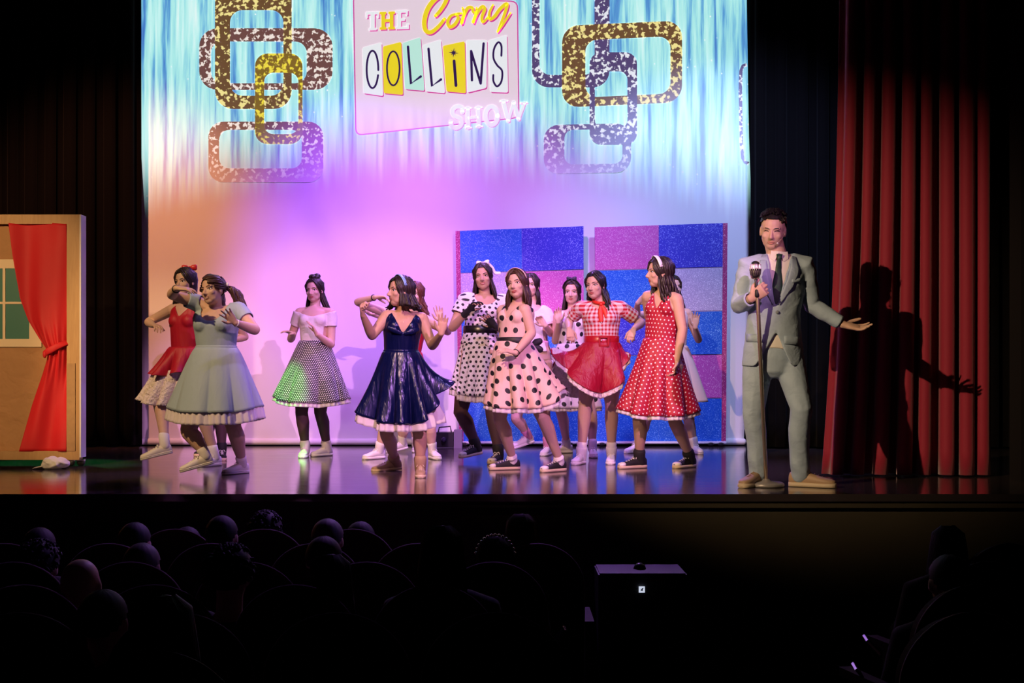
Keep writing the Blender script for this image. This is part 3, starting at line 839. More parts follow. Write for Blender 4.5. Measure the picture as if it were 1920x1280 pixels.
def skin_mat(name, c, rough=.5):
    m = mat(name, c, rough, spec=.35)
    b = m.node_tree.nodes['Principled BSDF']
    b.inputs['Subsurface Weight'].default_value = .12
    b.inputs['Subsurface Radius'].default_value = (.012, .005, .003)
    return m
def hair_mat(name, c):
    m = mat(name, c, .42, spec=.45)
    nt = m.node_tree; b = nt.nodes['Principled BSDF']
    tc = nd(nt, 'ShaderNodeTexCoord'); mp = nd(nt, 'ShaderNodeMapping'); mp.inputs['Scale'].default_value = (90, 90, 9)
    nt.links.new(tc.outputs['Object'], mp.inputs[0])
    no = nd(nt, 'ShaderNodeTexNoise', i_Scale=2.0, i_Detail=3.0); nt.links.new(mp.outputs[0], no.inputs['Vector'])
    mx = nd(nt, 'ShaderNodeMixRGB'); mx.inputs[1].default_value = (*[q * .45 for q in c], 1); mx.inputs[2].default_value = (*[q * 1.7 for q in c], 1)
    nt.links.new(no.outputs[0], mx.inputs[0]); nt.links.new(mx.outputs[0], b.inputs['Base Color'])
    bp = nd(nt, 'ShaderNodeBump', i_Strength=.35, i_Distance=.004); nt.links.new(no.outputs[0], bp.inputs['Height']); nt.links.new(bp.outputs[0], b.inputs['Normal'])
    return m
SKIN = skin_mat('skin_fair', (.68, .45, .35)); SKIN2 = skin_mat('skin_tan', (.56, .35, .25)); SKIN3 = skin_mat('skin_olive', (.62, .40, .30))
LIP = mat('lip_red', (.42, .05, .06), .35); LIPM = mat('lip_natural', (.45, .18, .14), .45)
EYEW = mat('eye_white', (.75, .70, .68), .25); EYED = mat('eye_dark', (.015, .008, .006), .15); LASH = mat('lash_dark', (.012, .008, .008), .6)
H_DK = hair_mat('hair_dark', (.018, .010, .009)); H_BR = hair_mat('hair_brown', (.055, .026, .016)); H_BL = hair_mat('hair_black', (.010, .008, .009)); H_AU = hair_mat('hair_auburn', (.10, .03, .018))

def relax_rim(g, it=10):
    """smooth the stair-stepped rim left by cutting a garment"""
    cnt = {}
    for f in g.f:
        for i in range(len(f)):
            e = tuple(sorted((f[i], f[(i + 1) % len(f)]))); cnt[e] = cnt.get(e, 0) + 1
    nb = {}
    for (a, b), c in cnt.items():
        if c == 1: nb.setdefault(a, []).append(b); nb.setdefault(b, []).append(a)
    P = {i: V(g.v[i]) for i in nb}
    for _ in range(it):
        P = {i: (p * .5 + (P[n[0]] + P[n[1]]) * .25 if len(n) == 2 else p) for i, n in nb.items() for p in (P[i],)}
    for i, p in P.items(): g.v[i] = tuple(p)

class Person:
    def __init__(s, label, zoom, Y, H=1.63, build=1.0, male=False, group='performers on the stage'):
        s.zm, s.Y, s.H, s.b, s.k = zoom, Y, H, build, H / 1.63
        s.male = male; s.label = label; s.group = group
        s.body = G(); s.sh = {}; s.org = None
    def P(s, u, v, Y=None):
        x0, y0, f = s.zm
        return W(x0 + u / f, y0 + v / f, s.Y if Y is None else Y)
    def M(s, du): return du / s.zm[2] * s.Y / F            # zoom pixels to metres at the person's depth
    def joint(s, a, spec, L):
        """joint seen at u, v, one bone length L from a; sign says towards (-) or away (+) from the camera"""
        u, v, sg = spec
        if abs(sg) < .999 and sg != 0: return s.P(u, v, a.y + sg)
        e = s.P(u, v, a.y); d2 = (e.x - a.x) ** 2 + (e.z - a.z) ** 2
        return s.P(u, v, a.y + sg * math.sqrt(max(L * L - d2, 0)))
    # ------------------------------------------------------------- skeleton
    def spine(s, neck, waist, yaw, pyaw=None, pelvis=None, tilt=0, ndy=0):
        k = s.k
        s.NB = s.P(*neck, s.Y + ndy); s.WA = s.P(*waist)
        s.PV = s.P(*pelvis) if pelvis else s.WA + V((0, 0, -.17 * k))
        s.yaw = math.radians(yaw); s.pyaw = math.radians(yaw if pyaw is None else pyaw)
        s.side = V((math.cos(s.yaw), math.sin(s.yaw), math.sin(math.radians(tilt)))).normalized()
        s.pside = V((math.cos(s.pyaw), math.sin(s.pyaw), 0))
        s.up = (s.NB - s.WA).normalized()
        s.side = (s.side - s.up * s.side.dot(s.up)).normalized()
        s.fwd = s.side.cross(s.up)
        sw = (.155 if not s.male else .175) * k
        s.S = {'R': s.NB - s.side * sw - s.up * .055 * k, 'L': s.NB + s.side * sw - s.up * .055 * k}
        s.HP = {'R': s.PV - s.pside * .085 * k - V((0, 0, .03)), 'L': s.PV + s.pside * .085 * k - V((0, 0, .03))}
        s.A = {}; s.Lg = {}
    def arm(s, q, el, wr, tip, palm=(0, -1, 0), curl=.35, spread=.12, sh=None, thumb=1.0):
        k = s.k
        if sh: s.S[q] = s.joint(s.S[q], (sh[0], sh[1], 0), 0) if len(sh) == 2 else s.P(sh[0], sh[1], s.S[q].y + sh[2])
        E = s.joint(s.S[q], el, .275 * k); Wr = s.joint(E, wr, .235 * k); T_ = s.joint(Wr, tip, .165 * k)
        s.A[q] = (s.S[q], E, Wr, T_, V(palm), curl, spread, thumb)
    def leg(s, q, knee, foot, toe=0, pitch=0, lift=None, kdy=None):
        """foot: (u, v) of the sole under the ankle; planted on the floor unless lift (metres) is given"""
        x0, y0, f = s.zm
        py = y0 + foot[1] / f
        z = lift or 0.0
        Y = foot[2] if len(foot) > 2 else GY(py, z)
        g = W(x0 + foot[0] / f, py, Y)
        d = V((math.sin(math.radians(toe)), -math.cos(math.radians(toe)), 0))
        an = g + V((0, 0, .085 * s.k))
        ky = (s.HP[q].y + an.y) / 2 + (-.05 if kdy is None else kdy)
        kn = s.P(knee[0], knee[1], ky)
        s.Lg[q] = (s.HP[q], kn, an, g, d, pitch)
    def torso_secs(s, inf=0.0, bust=True):
        k, b = s.k, s.b
        def row(p, rx, ry, side, fw, off=0.0): return (p + fw * off, side * (rx * k * b + inf), -fw * (ry * k * b + inf))
        pf = s.pside.cross(V((0, 0, 1)))
        def L(t): return lerp(s.WA, s.NB, t)
        def sd(t):
            v = lerp(s.pside, s.side, t); v.normalize(); return v
        def fw(t):
            v = lerp(pf, s.fwd, t); v.normalize(); return v
        if s.male:
            prof = [(.115, .09), (.160, .115), (.155, .11), (.140, .105), (.150, .11), (.165, .115), (.170, .105), (.150, .085), (.10, .07), (.062, .06)]
        else:
            prof = [(.105, .085), (.160, .115), (.142, .105), (.112, .088), (.120, .094), (.132, .100), (.138, .092), (.128, .074), (.085, .060), (.052, .050)]
        pts = [s.PV + V((0, 0, -.10 * k)), s.PV, lerp(s.PV, s.WA, .5), s.WA, L(.3), L(.55), L(.75), L(.89), L(.97), L(1.03)]
        ts = [0, 0, .2, .4, .6, .8, 1, 1, 1, 1]
        secs = [row(p, a, c, sd(t), fw(t)) for p, (a, c), t in zip(pts, prof, ts)]
        # refine with interpolated rings
        out = []
        for i in range(len(secs) - 1):
            for q in range(3):
                t = q / 3; out.append(tuple(lerp(secs[i][j], secs[i + 1][j], t) for j in range(3)))
        out.append(secs[-1])
        return out
    def add_torso(s, g, inf=0.0, shoulders=True):
        k, b = s.k, s.b
        g.loft(s.torso_secs(inf), 28)
        if not s.male:
            c = lerp(s.WA, s.NB, .60)
            for q in (-1, 1):
                p = c + s.side * (.060 * q * k * b) + s.fwd * (.056 * k * b)
                r = .052 * k * b + inf
                g.ell(p, s.side * r, s.fwd * r, s.up * r * .98)
        for q in ('RL' if shoulders else ''):
            r = (.050 if not s.male else .058) * k * math.sqrt(b) + inf
            g.tube([lerp(s.NB, s.S[q], .35) - s.up * .02, s.S[q]], [r * .9, r], 14)
    def arm_pts(s, q):
        S_, E, Wr, *_ = s.A[q]
        return S_, E, Wr
    # ------------------------------------------------------------- hands
    def add_hand(s, g, q):
        S_, E, Wr, T_, pn, curl, spread, thumb = s.A[q]
        k = s.k * (.93 if not s.male else 1.04)
        d = (T_ - Wr).normalized()
        n = pn - d * pn.dot(d)
        if n.length < .05: n = d.orthogonal()
        n.normalize()
        t = d.cross(n) if q == 'R' else n.cross(d)
        kn = Wr + d * .082 * k
        g.loft([(Wr - d * .012 * k, t * .024 * k, n * .020 * k), (Wr + d * .015 * k, t * .027 * k, n * .019 * k), (Wr + d * .045 * k, t * .036 * k, n * .016 * k), (kn, t * .038 * k, n * .0125 * k), (kn + d * .008 * k, t * .034 * k, n * .009 * k)], 16)
        s.grip = getattr(s, 'grip', {})
        for i, (off, ln) in enumerate(((.029, .070), (.0098, .079), (-.0098, .073), (-.028, .056))):
            a = kn + t * off * k - d * (.006 * k if i != 1 else 0)
            dd = (d + t * (off / .03) * spread).normalized()
            p = [a - dd * .015 * k, a]; ang = 0
            for j, (fr, w) in enumerate(((.44, .75), (.31, 1.0), (.25, .8))):
                ang += curl * w * (1.0 + .12 * i)
                e = dd * math.cos(ang) + n * math.sin(ang)
                p.append(p[-1] + e * ln * fr * k)
            g.tube(p, [.0085 * k, .0088 * k, .0080 * k, .0074 * k, .0062 * k], 10)
        tb = Wr + d * .022 * k + t * .022 * k
        d1 = (d * .62 + t * .72 * thumb + n * .35).normalized(); d2 = (d * .85 + t * .30 * thumb + n * (.25 + curl * .5)).normalized()
        g.tube([tb, tb + d1 * .036 * k, tb + d1 * .036 * k + d2 * .028 * k, tb + d1 * .036 * k + d2 * .050 * k], [.014 * k, .0115 * k, .0095 * k, .0075 * k], 10)
    # ------------------------------------------------------------- head
    def head(s, c, yaw, pitch=0, roll=0, size=1.0, dy=0):
        hs = s.k * size * .98
        s.hs = hs
        y, p, r = (math.radians(a) for a in (yaw, pitch, roll))
        f = V((math.sin(y) * math.cos(p), -math.cos(y) * math.cos(p), math.sin(p)))
        sd = V((math.cos(y), math.sin(y), 0)); u = f.cross(sd)
        sd2 = sd * math.cos(r) + u * math.sin(r); u2 = u * math.cos(r) - sd * math.sin(r)
        s.HC = s.P(*c, s.Y + dy); s.hx, s.hy, s.hz = sd2, f, u2
    def hl(s, x, y, z): return s.HC + (s.hx * x + s.hy * y + s.hz * z) * s.hs
    def hv(s, x, y, z): return (s.hx * x + s.hy * y + s.hz * z) * s.hs
    def add_head(s, g):
        e = lambda c, r: g.ell(s.hl(*c), s.hv(r[0], 0, 0), s.hv(0, r[1], 0), s.hv(0, 0, r[2]), 20, 14)
        j = 1.08 if s.male else 1.0
        e((0, -.014, .028), (.072, .092, .082))
        e((0, .018, -.030), (.060 * j, .067, .077))
        e((0, .040, -.082), (.034 * j, .034, .027))
        e((.026, .030, -.066), (.026 * j, .036, .028)); e((-.026, .030, -.066), (.026 * j, .036, .028))
        e((0, .064, .020), (.050, .016, .013))
        e((.034, .052, -.026), (.024, .024, .022)); e((-.034, .052, -.026), (.024, .024, .022))
        g.tube([s.hl(0, .072, .012), s.hl(0, .086, -.010), s.hl(0, .098, -.030)], [.008 * s.hs, .009 * s.hs, .011 * s.hs], 10)
        e((0, .088, -.034), (.0165, .012, .009))
        e((0, .066, -.061), (.023, .013, .014))
        for q in (-1, 1): g.ell(s.hl(.073 * q, -.006, -.008), s.hv(.007, 0, 0), s.hv(0, .017, 0), s.hv(0, -.004, .031), 12, 8)
        nr = (.046 if not s.male else .056) * s.k
        a = s.NB - s.up * .03; b = s.hl(0, -.018, -.055)
        g.tube([a, lerp(a, b, .5), b], [nr * 1.12, nr, nr * 1.0], 16)
    def face(s, par, lips, brow, smile=False, closed=False):
        bvh = BVHTree.FromPolygons(*s.bm_arr)
        def surf(x, z, out=0.0):
            o = s.hl(x, .25, z); hit = bvh.ray_cast(o, -s.hy)
            p = hit[0] if hit[0] is not None else s.hl(x, .08, z)
            return p + s.hy * out * s.hs
        h = s.hs
        for q in (-1, 1):
            c = surf(.031 * q, .001)
            if not closed:
                o = G().ell(c - s.hy * .0015, s.hv(.0135, -.004 * q, 0), s.hv(0, .004, 0), s.hv(0, 0, .0062), 12, 8).build('eye', EYEW, par, s.org)
                G().ell(c + s.hy * .0012, s.hv(.0058, 0, 0), s.hv(0, .0028, 0), s.hv(0, 0, .0060), 10, 6).build('iris', EYED, o, s.org)
            G().tube([surf((.031 + a) * q, .001 + zz, .0012) for a, zz in ((-.015, .001), (-.006, .0068), (.005, .0068), (.016, .001))], [.0012 * h, .0024 * h, .0026 * h, .0018 * h], 6).build('eyelashes', LASH, par, s.org)
            G().tube([surf((.031 + a) * q, .021 + zz, .0006) for a, zz in ((-.018, -.002), (-.006, .002), (.008, .003), (.021, -.003))], [.0022 * h, .0032 * h, .0030 * h, .0014 * h], 6).build('eyebrow', brow, par, s.org)
        up = .004 if smile else 0.0
        g = G()
        g.tube([surf(x, -.059 + z, .0006) for x, z in ((-.021, up), (-.009, .0025), (0, .0012), (.009, .0025), (.021, up))], [.0012 * h, .0030 * h, .0028 * h, .0030 * h, .0012 * h], 8)
        g.tube([surf(x, -.067 + z, .0004) for x, z in ((-.019, up + .005), (-.009, .000), (0, -.001), (.009, .000), (.019, up + .005))], [.0012 * h, .0033 * h, .0038 * h, .0033 * h, .0012 * h], 8)
        o = g.build('lips', lips, par, s.org)
        if smile:
            G().tube([surf(x, -.0625, .0012) for x in (-.014, -.006, 0, .006, .014)], [.001 * h, .0028 * h, .003 * h, .0028 * h, .001 * h], 8).build('teeth', mat('teeth', (.8, .77, .7), .3), o, s.org)
    # ------------------------------------------------------------- build the body
    def make(s, skin, lips=LIP, brow=H_DK, vox=.0042, hands=True, face=True, smile=False, closed=False):
        feet = [l[3] for l in s.Lg.values()]
        base = sum(feet, V((0, 0, 0))) / len(feet)
        s.org = V((base.x, base.y, 0))
        s.root = thing('person', s.org, s.label, 'person', s.group)
        g = G(); k, b = s.k, s.b
        s.add_torso(g)
        s.add_head(g)
        aw = math.sqrt(b) * (1.15 if s.male else 1.0) * k
        for q in s.A:
            S_, E, Wr = s.arm_pts(q)
            g.tube([S_, lerp(S_, E, .25), lerp(S_, E, .6), E], [.046 * aw, .044 * aw, .039 * aw, .034 * aw], 14)
            g.tube([E, lerp(E, Wr, .22), lerp(E, Wr, .6), Wr], [.034 * aw, .0365 * aw, .030 * aw, .0215 * aw], 14)
            if hands: s.add_hand(g, q)
        lw = b ** .8 * k
        for q in s.Lg:
            hp, kn, an, gr, d, pi_ = s.Lg[q]
            g.tube([hp, lerp(hp, kn, .35), lerp(hp, kn, .75), kn], [.086 * lw, .080 * lw, .062 * lw, .051 * lw], 16)
            bk = (lerp(hp, an, .5) - kn); bk = -d * .012
            g.tube([kn, lerp(kn, an, .28) + bk, lerp(kn, an, .62) + bk * .4, an + V((0, 0, .01)), an + V((0, 0, -.03))], [.050 * lw, .053 * lw, .040 * lw, .030 * k, .029 * k], 16)
            fp = s.shoe_frame(q)
            g.tube([fp @ V((0, -.02, .045)), fp @ V((0, .05, .035)), fp @ V((0, .12, .025))], [.027 * k, .026 * k, .018 * k], 10)
        me = remesh(g, vox * (1 if face else 1.9), .03, 3)
        s.bm_arr = None
        co, fs = arrays(me)
        s.bm_arr = ([V(p) for p in co], fs) if face else None
        me.transform(Matrix.Translation(-s.org))
        s.bo = finish('body', me, skin, s.root)
        if face: s.face(s.bo, lips, brow, smile, closed)
        return s
    # ------------------------------------------------------------- garments
    def shell(s, name, m, inf, neckf, waistf, sleeves=0.0, sinf=.010, vox=.0075, flare=0.0, par=None, longsleeve=None):
        """cloth shell around the torso: neckf(a, b, c) gives True where cloth stays"""
        g = G(); k = s.k
        s.add_torso(g, inf, sleeves > 0)
        aw = math.sqrt(s.b) * (1.15 if s.male else 1.0) * k
        for q in s.A:
            S_, E, Wr = s.arm_pts(q)
            if sleeves:
                e = lerp(S_, E, sleeves)
                g.tube([lerp(s.NB, S_, .8), S_, lerp(S_, E, sleeves * .5), e], [.046 * aw + sinf, .049 * aw + sinf, .046 * aw + sinf * (1 + flare * .5), .042 * aw + sinf * (1 + flare)], 16)
        me = remesh(g, vox, 0, 3)
        co, fs = arrays(me)
        bpy.data.meshes.remove(me)
        rel = co - np.array(s.NB)
        a = rel @ np.array(s.side); b = rel @ np.array(s.fwd); c = rel @ np.array(s.up)
        keep = neckf(a, b, c) & waistf(a, b, c)
        uv = np.stack([np.arctan2(a, b) * .13 * k, c], 1)
        if sleeves:
            for q in s.A:
                S_, E, Wr = s.arm_pts(q)
                d = (E - S_); Ln = d.length; d.normalize()
                r0 = co - np.array(S_); al = r0 @ np.array(d)
                rad = np.linalg.norm(r0 - al[:, None] * np.array(d), axis=1)
                on = (rad < .075 * k) & (al > 0.015)
                keep &= ~(on & (al > Ln * sleeves - .012))
                x = s.fwd - d * s.fwd.dot(d); x.normalize(); y = d.cross(x)
                ang = np.arctan2(r0 @ np.array(y), r0 @ np.array(x))
                uv[on & (al > .03)] = np.stack([ang * .055, al], 1)[on & (al > .03)]
        g2 = G(); idx = {}
        for f in fs:
            if all(keep[i] for i in f):
                for i in f:
                    if i not in idx:
                        idx[i] = len(g2.v); g2.v.append(tuple(co[i])); g2.uv.append(tuple(uv[i]))
                g2.f.append(tuple(idx[i] for i in f))
        relax_rim(g2)
        o = g2.build(name, m, par or s.root, s.org)
        sl = o.modifiers.new('thickness', 'SOLIDIFY'); sl.thickness = .004; sl.offset = -1
        return o
    def skirt(s, name, m, hem, folds=14, amp=.035, power=.85, ctrl=(), t0=0.0, t1=1.0, seed=0, ry=.85, rows=26, dyc=0.0, inset=0.0, ruffle=0, rufamp=.0):
        """hem: (u_left, u_right, v_front) in zoom pixels; ctrl: (angle, radial gain, lift metres, width) bumps.
        angle 0 = viewer's right, 90 = away, 180 = viewer's left, 270 = towards the viewer.
        t0, t1: start and end along the length (t1 > 1 hangs below the hem)"""
        rnd = random.Random(seed); k, b = s.k, s.b
        c0 = s.WA.copy(); rx0, ry0 = (.112 * k * b + .016, .088 * k * b + .016)
        hl_, hr_ = s.P(hem[0], hem[2]), s.P(hem[1], hem[2])
        c1 = V(((hl_.x + hr_.x) / 2, s.Y + dyc, (hl_.z + hr_.z) / 2)); rx1 = (hr_.x - hl_.x) / 2 - amp; ry1 = rx1 * ry
        # the front of the hem is nearer than the axis: raise it so that it falls on row v
        c1.z = CZ - (CZ - c1.z) * (s.Y + dyc - ry1) / (s.Y + dyc)
        N = 200
        ph = [rnd.uniform(0, 6.28) for _ in range(6)]
        v, uv = [], []
        slant = math.hypot(rx1 - rx0, c0.z - c1.z); rho0 = .28
        turn = (rx1 + ry1) / 2 / (rho0 + slant)
        f2 = int(folds * .6)
        for i in range(rows + 1):
            t = t0 + (t1 - t0) * i / rows; tc = min(t, 1.0); ex = t - tc
            for j in range(N + 1):
                th = PI / 2 + 2 * PI * j / N
                fl = 2.4 * abs(math.sin(folds * th / 2 + ph[0] + .8 * math.sin(2 * th + ph[1]))) ** .8 - 1.3 + .5 * math.sin(f2 * th + ph[2] + 1.2 * math.sin(3 * th + ph[3]))
                gain, lift = 0.0, 0.0
                for (ang, gr, lf, wd) in ctrl:
                    da = (math.degrees(th) - ang + 180) % 360 - 180
                    e = math.exp(-(da / wd) ** 2); gain += gr * e; lift += lf * e
                q = tc ** power + ex * .55
                rx = rx0 + (rx1 - rx0) * q; ry_ = ry0 + (ry1 - ry0) * q
                f_ = amp * (.15 + .85 * tc) * tc * fl - inset
                if ruffle: f_ += rufamp * math.sin(ruffle * th + ph[4] + math.sin(5 * th)) * min(1, max(0, t - .93) * 9)
                R = 1 + gain * tc ** 1.2
                x = c0.x + (c1.x - c0.x) * tc + (rx * R + f_) * math.cos(th)
                y = c0.y + (c1.y - c0.y) * tc + (ry_ * R + f_) * math.sin(th)
                z = c0.z + (c1.z - c0.z) * t + lift * tc ** 1.5 + .004 * fl * tc
                v.append((x, y, z))
            row = np.array(v[-(N + 1):]); arc = np.concatenate([[0], np.cumsum(np.linalg.norm(np.diff(row, axis=0), axis=1))])
            arc -= arc[N // 2]; rho = rho0 + slant * t
            uv += [(rho * math.sin(q_ / rho), -rho * math.cos(q_ / rho)) for q_ in arc]
        f = [(i*(N+1) + j, i*(N+1) + j + 1, (i+1)*(N+1) + j + 1, (i+1)*(N+1) + j) for i in range(rows) for j in range(N)]
        g = G(); g.add(v, f, uv)
        o = g.build(name, m, s.root, s.org)
        sl = o.modifiers.new('thickness', 'SOLIDIFY'); sl.thickness = .003; sl.offset = -1
        return o
    def skirts(s, m, hem, net=None, drop=.08, ruffle=46, rufamp=.008, inset=.014, netctrl=None, **kw):
        """skirt with a petticoat showing a fraction drop of the length below the hem"""
        s.skirt('skirt', m, hem, **kw)
        if net:
            kw2 = dict(kw); kw2['rows'] = 14
            if netctrl is not None: kw2['ctrl'] = netctrl
            s.skirt('petticoat', net, hem, t0=.72, t1=1 + drop, inset=inset, ruffle=ruffle, rufamp=rufamp, **kw2)
    def belt(s, name, m, h=.05, inf=.022, dz=0.0):
        k, b = s.k, s.b
        pf = s.pside.cross(V((0, 0, 1)))
        c = s.WA + V((0, 0, dz))
        rx, ry = .112 * k * b + inf, .088 * k * b + inf
        secs = [(c + V((0, 0, z)), s.pside * (rx + e), -pf * (ry + e)) for z, e in ((-h/2, -.006), (-h/2 + .004, 0), (h/2 - .004, 0), (h/2, -.006))]
        return G().loft(secs, 32).build(name, m, s.root, s.org)
    # ------------------------------------------------------------- shoes
    def shoe_frame(s, q):
        hp, kn, an, gr, d, pitch = s.Lg[q]
        z = V((0, 0, 1)); x = d.cross(z)
        M = Matrix(((x.x, d.x, 0, gr.x), (x.y, d.y, 0, gr.y), (x.z, d.z, 1, gr.z), (0, 0, 0, 1)))
        return M @ Matrix.Rotation(math.radians(-pitch), 4, 'X') @ Matrix.Scale(s.k * (1.08 if s.male else .98), 4)
    def shoes(s, upper, sole, style='low', lace=None, toecap=None, sock=None, sockh=.05, tights=None, stripe=None):
        lace = lace or mat('lace_white', (.8, .78, .74), .7)
        for q in s.Lg:
            M = s.shoe_frame(q); hp, kn, an, gr, d, pitch = s.Lg[q]
            ys = [-.062, -.055, -.03, 0, .04, .08, .12, .15, .172, .186, .190]
            ws = [.012, .026, .033, .033, .033, .036, .041, .040, .034, .022, .010]
            if s.male: ws = [w * .95 for w in ws]
            hs_ = [.060, .078, .083, .083, .080, .068, .056, .050, .045, .040, .034]
            g = G()
            def ring(y, w, z0, h, n=14, pw=.8):
                pts = []
                for i in range(n):
                    a = 2 * PI * i / n; ca, sa = math.cos(a), math.sin(a)
                    ca = math.copysign(abs(ca) ** pw, ca); sa = math.copysign(abs(sa) ** pw, sa)
                    pts.append(M @ V((w * ca, y, z0 + (h - z0) / 2 * (1 + sa))))
                return pts
            def lofty(rows, g):
                n = len(rows[0]); v = [p for r in rows for p in r]
                f = [(i*n + j, (i+1)*n + j, (i+1)*n + (j+1) % n, i*n + (j+1) % n) for i in range(len(rows) - 1) for j in range(n)]
                f += [tuple(range(n)), tuple((len(rows) - 1)*n + j for j in range(n - 1, -1, -1))]
                g.add(v, f)
            lofty([ring(y, w * .96, .012, h) for y, w, h in zip(ys, ws, hs_)], g)
            if style == 'high':
                ax_ = (kn - an).normalized(); g.tube([M @ V((0, -.010, .045)), an + ax_ * .012, an + ax_ * .048], [.040 * s.k, .045 * s.k, .047 * s.k], 18)
            o = g.build('shoe', upper, s.root, s.org)
            g = G(); lofty([ring(y * 1.02, w * 1.06, 0, .026, 12, .45) for y, w in zip(ys, ws)], g); so = g.build('sole', sole, o, s.org)
            if stripe:
                g = G(); lofty([ring(y * 1.024, w * 1.075, .017, .021, 12, .45) for y, w in zip(ys, ws)], g); g.build('sole_stripe', stripe, o, s.org)
            if toecap:
                g = G(); lofty([ring(y, w * 1.01, .016, h * 1.05) for y, w, h in list(zip(ys, ws, hs_))[7:]], g); g.build('toe_cap', toecap, o, s.org)
            g = G()
            for i in range(4):
                y = .052 + .021 * i; z = interp(ys, hs_, y) + .001
                g.tube([M @ V((-.020, y, z - .010)), M @ V((0, y + .006, z + .001)), M @ V((.020, y, z - .010))], .0032, 6)
                g.tube([M @ V((-.020, y + .01, z - .012)), M @ V((0, y + .004, z + .001)), M @ V((.020, y + .01, z - .012))], .0028, 6)
            if style != 'plain':
                z = interp(ys, hs_, .045)
                for e in (-1, 1): g.tube([M @ V((0, .045, z + .004)), M @ V((.018 * e, .04, z + .012)), M @ V((.028 * e, .05, z - .004))], .003, 6)
            g.build('laces', lace, o, s.org)
            ax = (kn - an).normalized()
            if sock:
                a0 = an + V((0, 0, -.02)); t = sockh + .03
                G().tube([a0, an + ax * sockh * .5, an + ax * sockh, an + ax * (sockh + .004)], [.041 * s.k, .040 * s.k, .043 * s.k, .040 * s.k], 16).build('sock', sock, s.root, s.org)
        if tights:
            for q in s.Lg:
                hp, kn, an, gr, d, pitch = s.Lg[q]; lw = s.b ** .8 * s.k; bk = -d * .012
                g = G()
                g.tube([lerp(hp, kn, .5), lerp(hp, kn, .75), kn, lerp(kn, an, .28) + bk, lerp(kn, an, .62) + bk * .4, an + V((0, 0, .01)), an + V((0, 0, -.03))], [.076 * lw, .066 * lw, .056 * lw, .0575 * lw, .0445 * lw, .034 * s.k, .033 * s.k], 18)
                g.build('stocking', tights, s.root, s.org)
    # ------------------------------------------------------------- hair
    def skull(s, ph, z, inf=1.06):
        """point on the inflated skull at azimuth ph (0 = face, 90 = person's left) and head height z"""
        R = (.072 * inf, .092 * inf, .082 * inf); c = (0, -.014, .028)
        k = math.sqrt(max(0, 1 - ((z - c[2]) / R[2]) ** 2))
        return (R[0] * k * math.sin(ph), c[1] + R[1] * k * math.cos(ph), z)
    def hair(s, m, length=.30, n=90, wave=.006, freq=40, front=62, style='loose', back=.0, part=.012, seed=1, outw=.012, flip=0.0, inf=1.09, hairline=.030, drift=(0, 0, 0), tail=None, tailend=None, side_f=None, pouf=0.0, par=None, rad=.0085):
        rnd = random.Random(seed); hs = s.hs
        g = G()
        # scalp cap bounded by the hairline
        NA, NB_ = 48, 22; v = []; keep = []
        for i in range(NB_ + 1):
            t = PI * i / NB_
            for j in range(NA):
                a = 2 * PI * j / NA
                gr = 1 + .012 * math.sin(a * 23 + 2 * math.sin(t * 3))
                pf = 1 + pouf * max(0, math.cos(t)) ** 1.5 * (.6 - .4 * math.cos(a))
                x, y, z = .072 * inf * gr * math.sin(t) * math.sin(a), -.014 + .092 * inf * gr * math.sin(t) * math.cos(a), .028 + .082 * inf * gr * pf * math.cos(t)
                v.append(s.hl(x, y, z))
                lim = .66 * (y + .014) + hairline - .012 if y > -.014 else hairline - .012 + .95 * (y + .014)
                lim -= .05 * max(0, abs(x) / .072 - .55) * (1 if y < .05 else .3)
                keep.append(z > lim)
        f = []
        for i in range(NB_):
            for j in range(NA):
                q = (i*NA + j, (i+1)*NA + j, (i+1)*NA + (j+1) % NA, i*NA + (j+1) % NA)
                if all(keep[x] for x in q): f.append(q)
        g.add(v, f)
        if style in ('loose', 'half'):
            for i in range(n):
                sg = -1 if i % 2 else 1
                u = (i // 2) / max(1, n // 2 - 1)
                ph = math.radians(front + (180 - front) * u)
                ztop = .028 + .082 * inf * (.985 - .05 * rnd.random())
                y0 = lerp(.045, -.055, u) + rnd.uniform(-.01, .01)
                root = s.skull_top(part * sg * rnd.uniform(.2, 1.6), y0, inf)
                end = s.skull(ph * sg, -.028 + rnd.uniform(-.01, .01), inf + rnd.uniform(0, .07))
                pts = []
                for q in range(5):
                    t = q / 4
                    p = V(root) * (1 - t) + V(end) * t
                    c = V((0, -.014, .028)); dlt = p - c
                    kk = math.sqrt((dlt.x / (.072 * inf)) ** 2 + (dlt.y / (.092 * inf)) ** 2 + (dlt.z / (.082 * inf)) ** 2)
                    if kk > 1e-4: dlt = dlt * ((1.0 + .05 * rnd.random()) / kk)
                    p = c + dlt
                    if t > .55: p = p * (1 - (t - .55) * .6) + V(end) * ((t - .55) * .6)
                    pts.append(s.hl(*p))
                ln = length * rnd.uniform(.82, 1.05); sp = rnd.uniform(0, 6.28); st = 9
                hx, hy = s.hx, s.hy
                o = pts[-1]; outd = (hx * math.sin(ph * sg) + hy * math.cos(ph * sg)); outd.z = 0
                dr = V(drift)
                if side_f and sg in side_f: dr = V(side_f[sg])
                for q in range(1, st + 1):
                    t = q / st; l = ln * t
                    p = o + V((0, 0, -l)) + outd * (outw * math.sin(min(1, t * 1.3) * PI / 2)) + dr * t ** 1.2 * ln
                    p += -hy * back * t
                    w = wave * min(1, t * 3)
                    p += hx * w * math.sin(freq * l + sp) + outd * w * math.cos(freq * l + sp)
                    if flip: p += outd * flip * t ** 4 + V((0, 0, flip * .6 * max(0, t - .75) * 4))
                    pts.append(p)
                nn = len(pts); r = rad * hs * rnd.uniform(.8, 1.2)
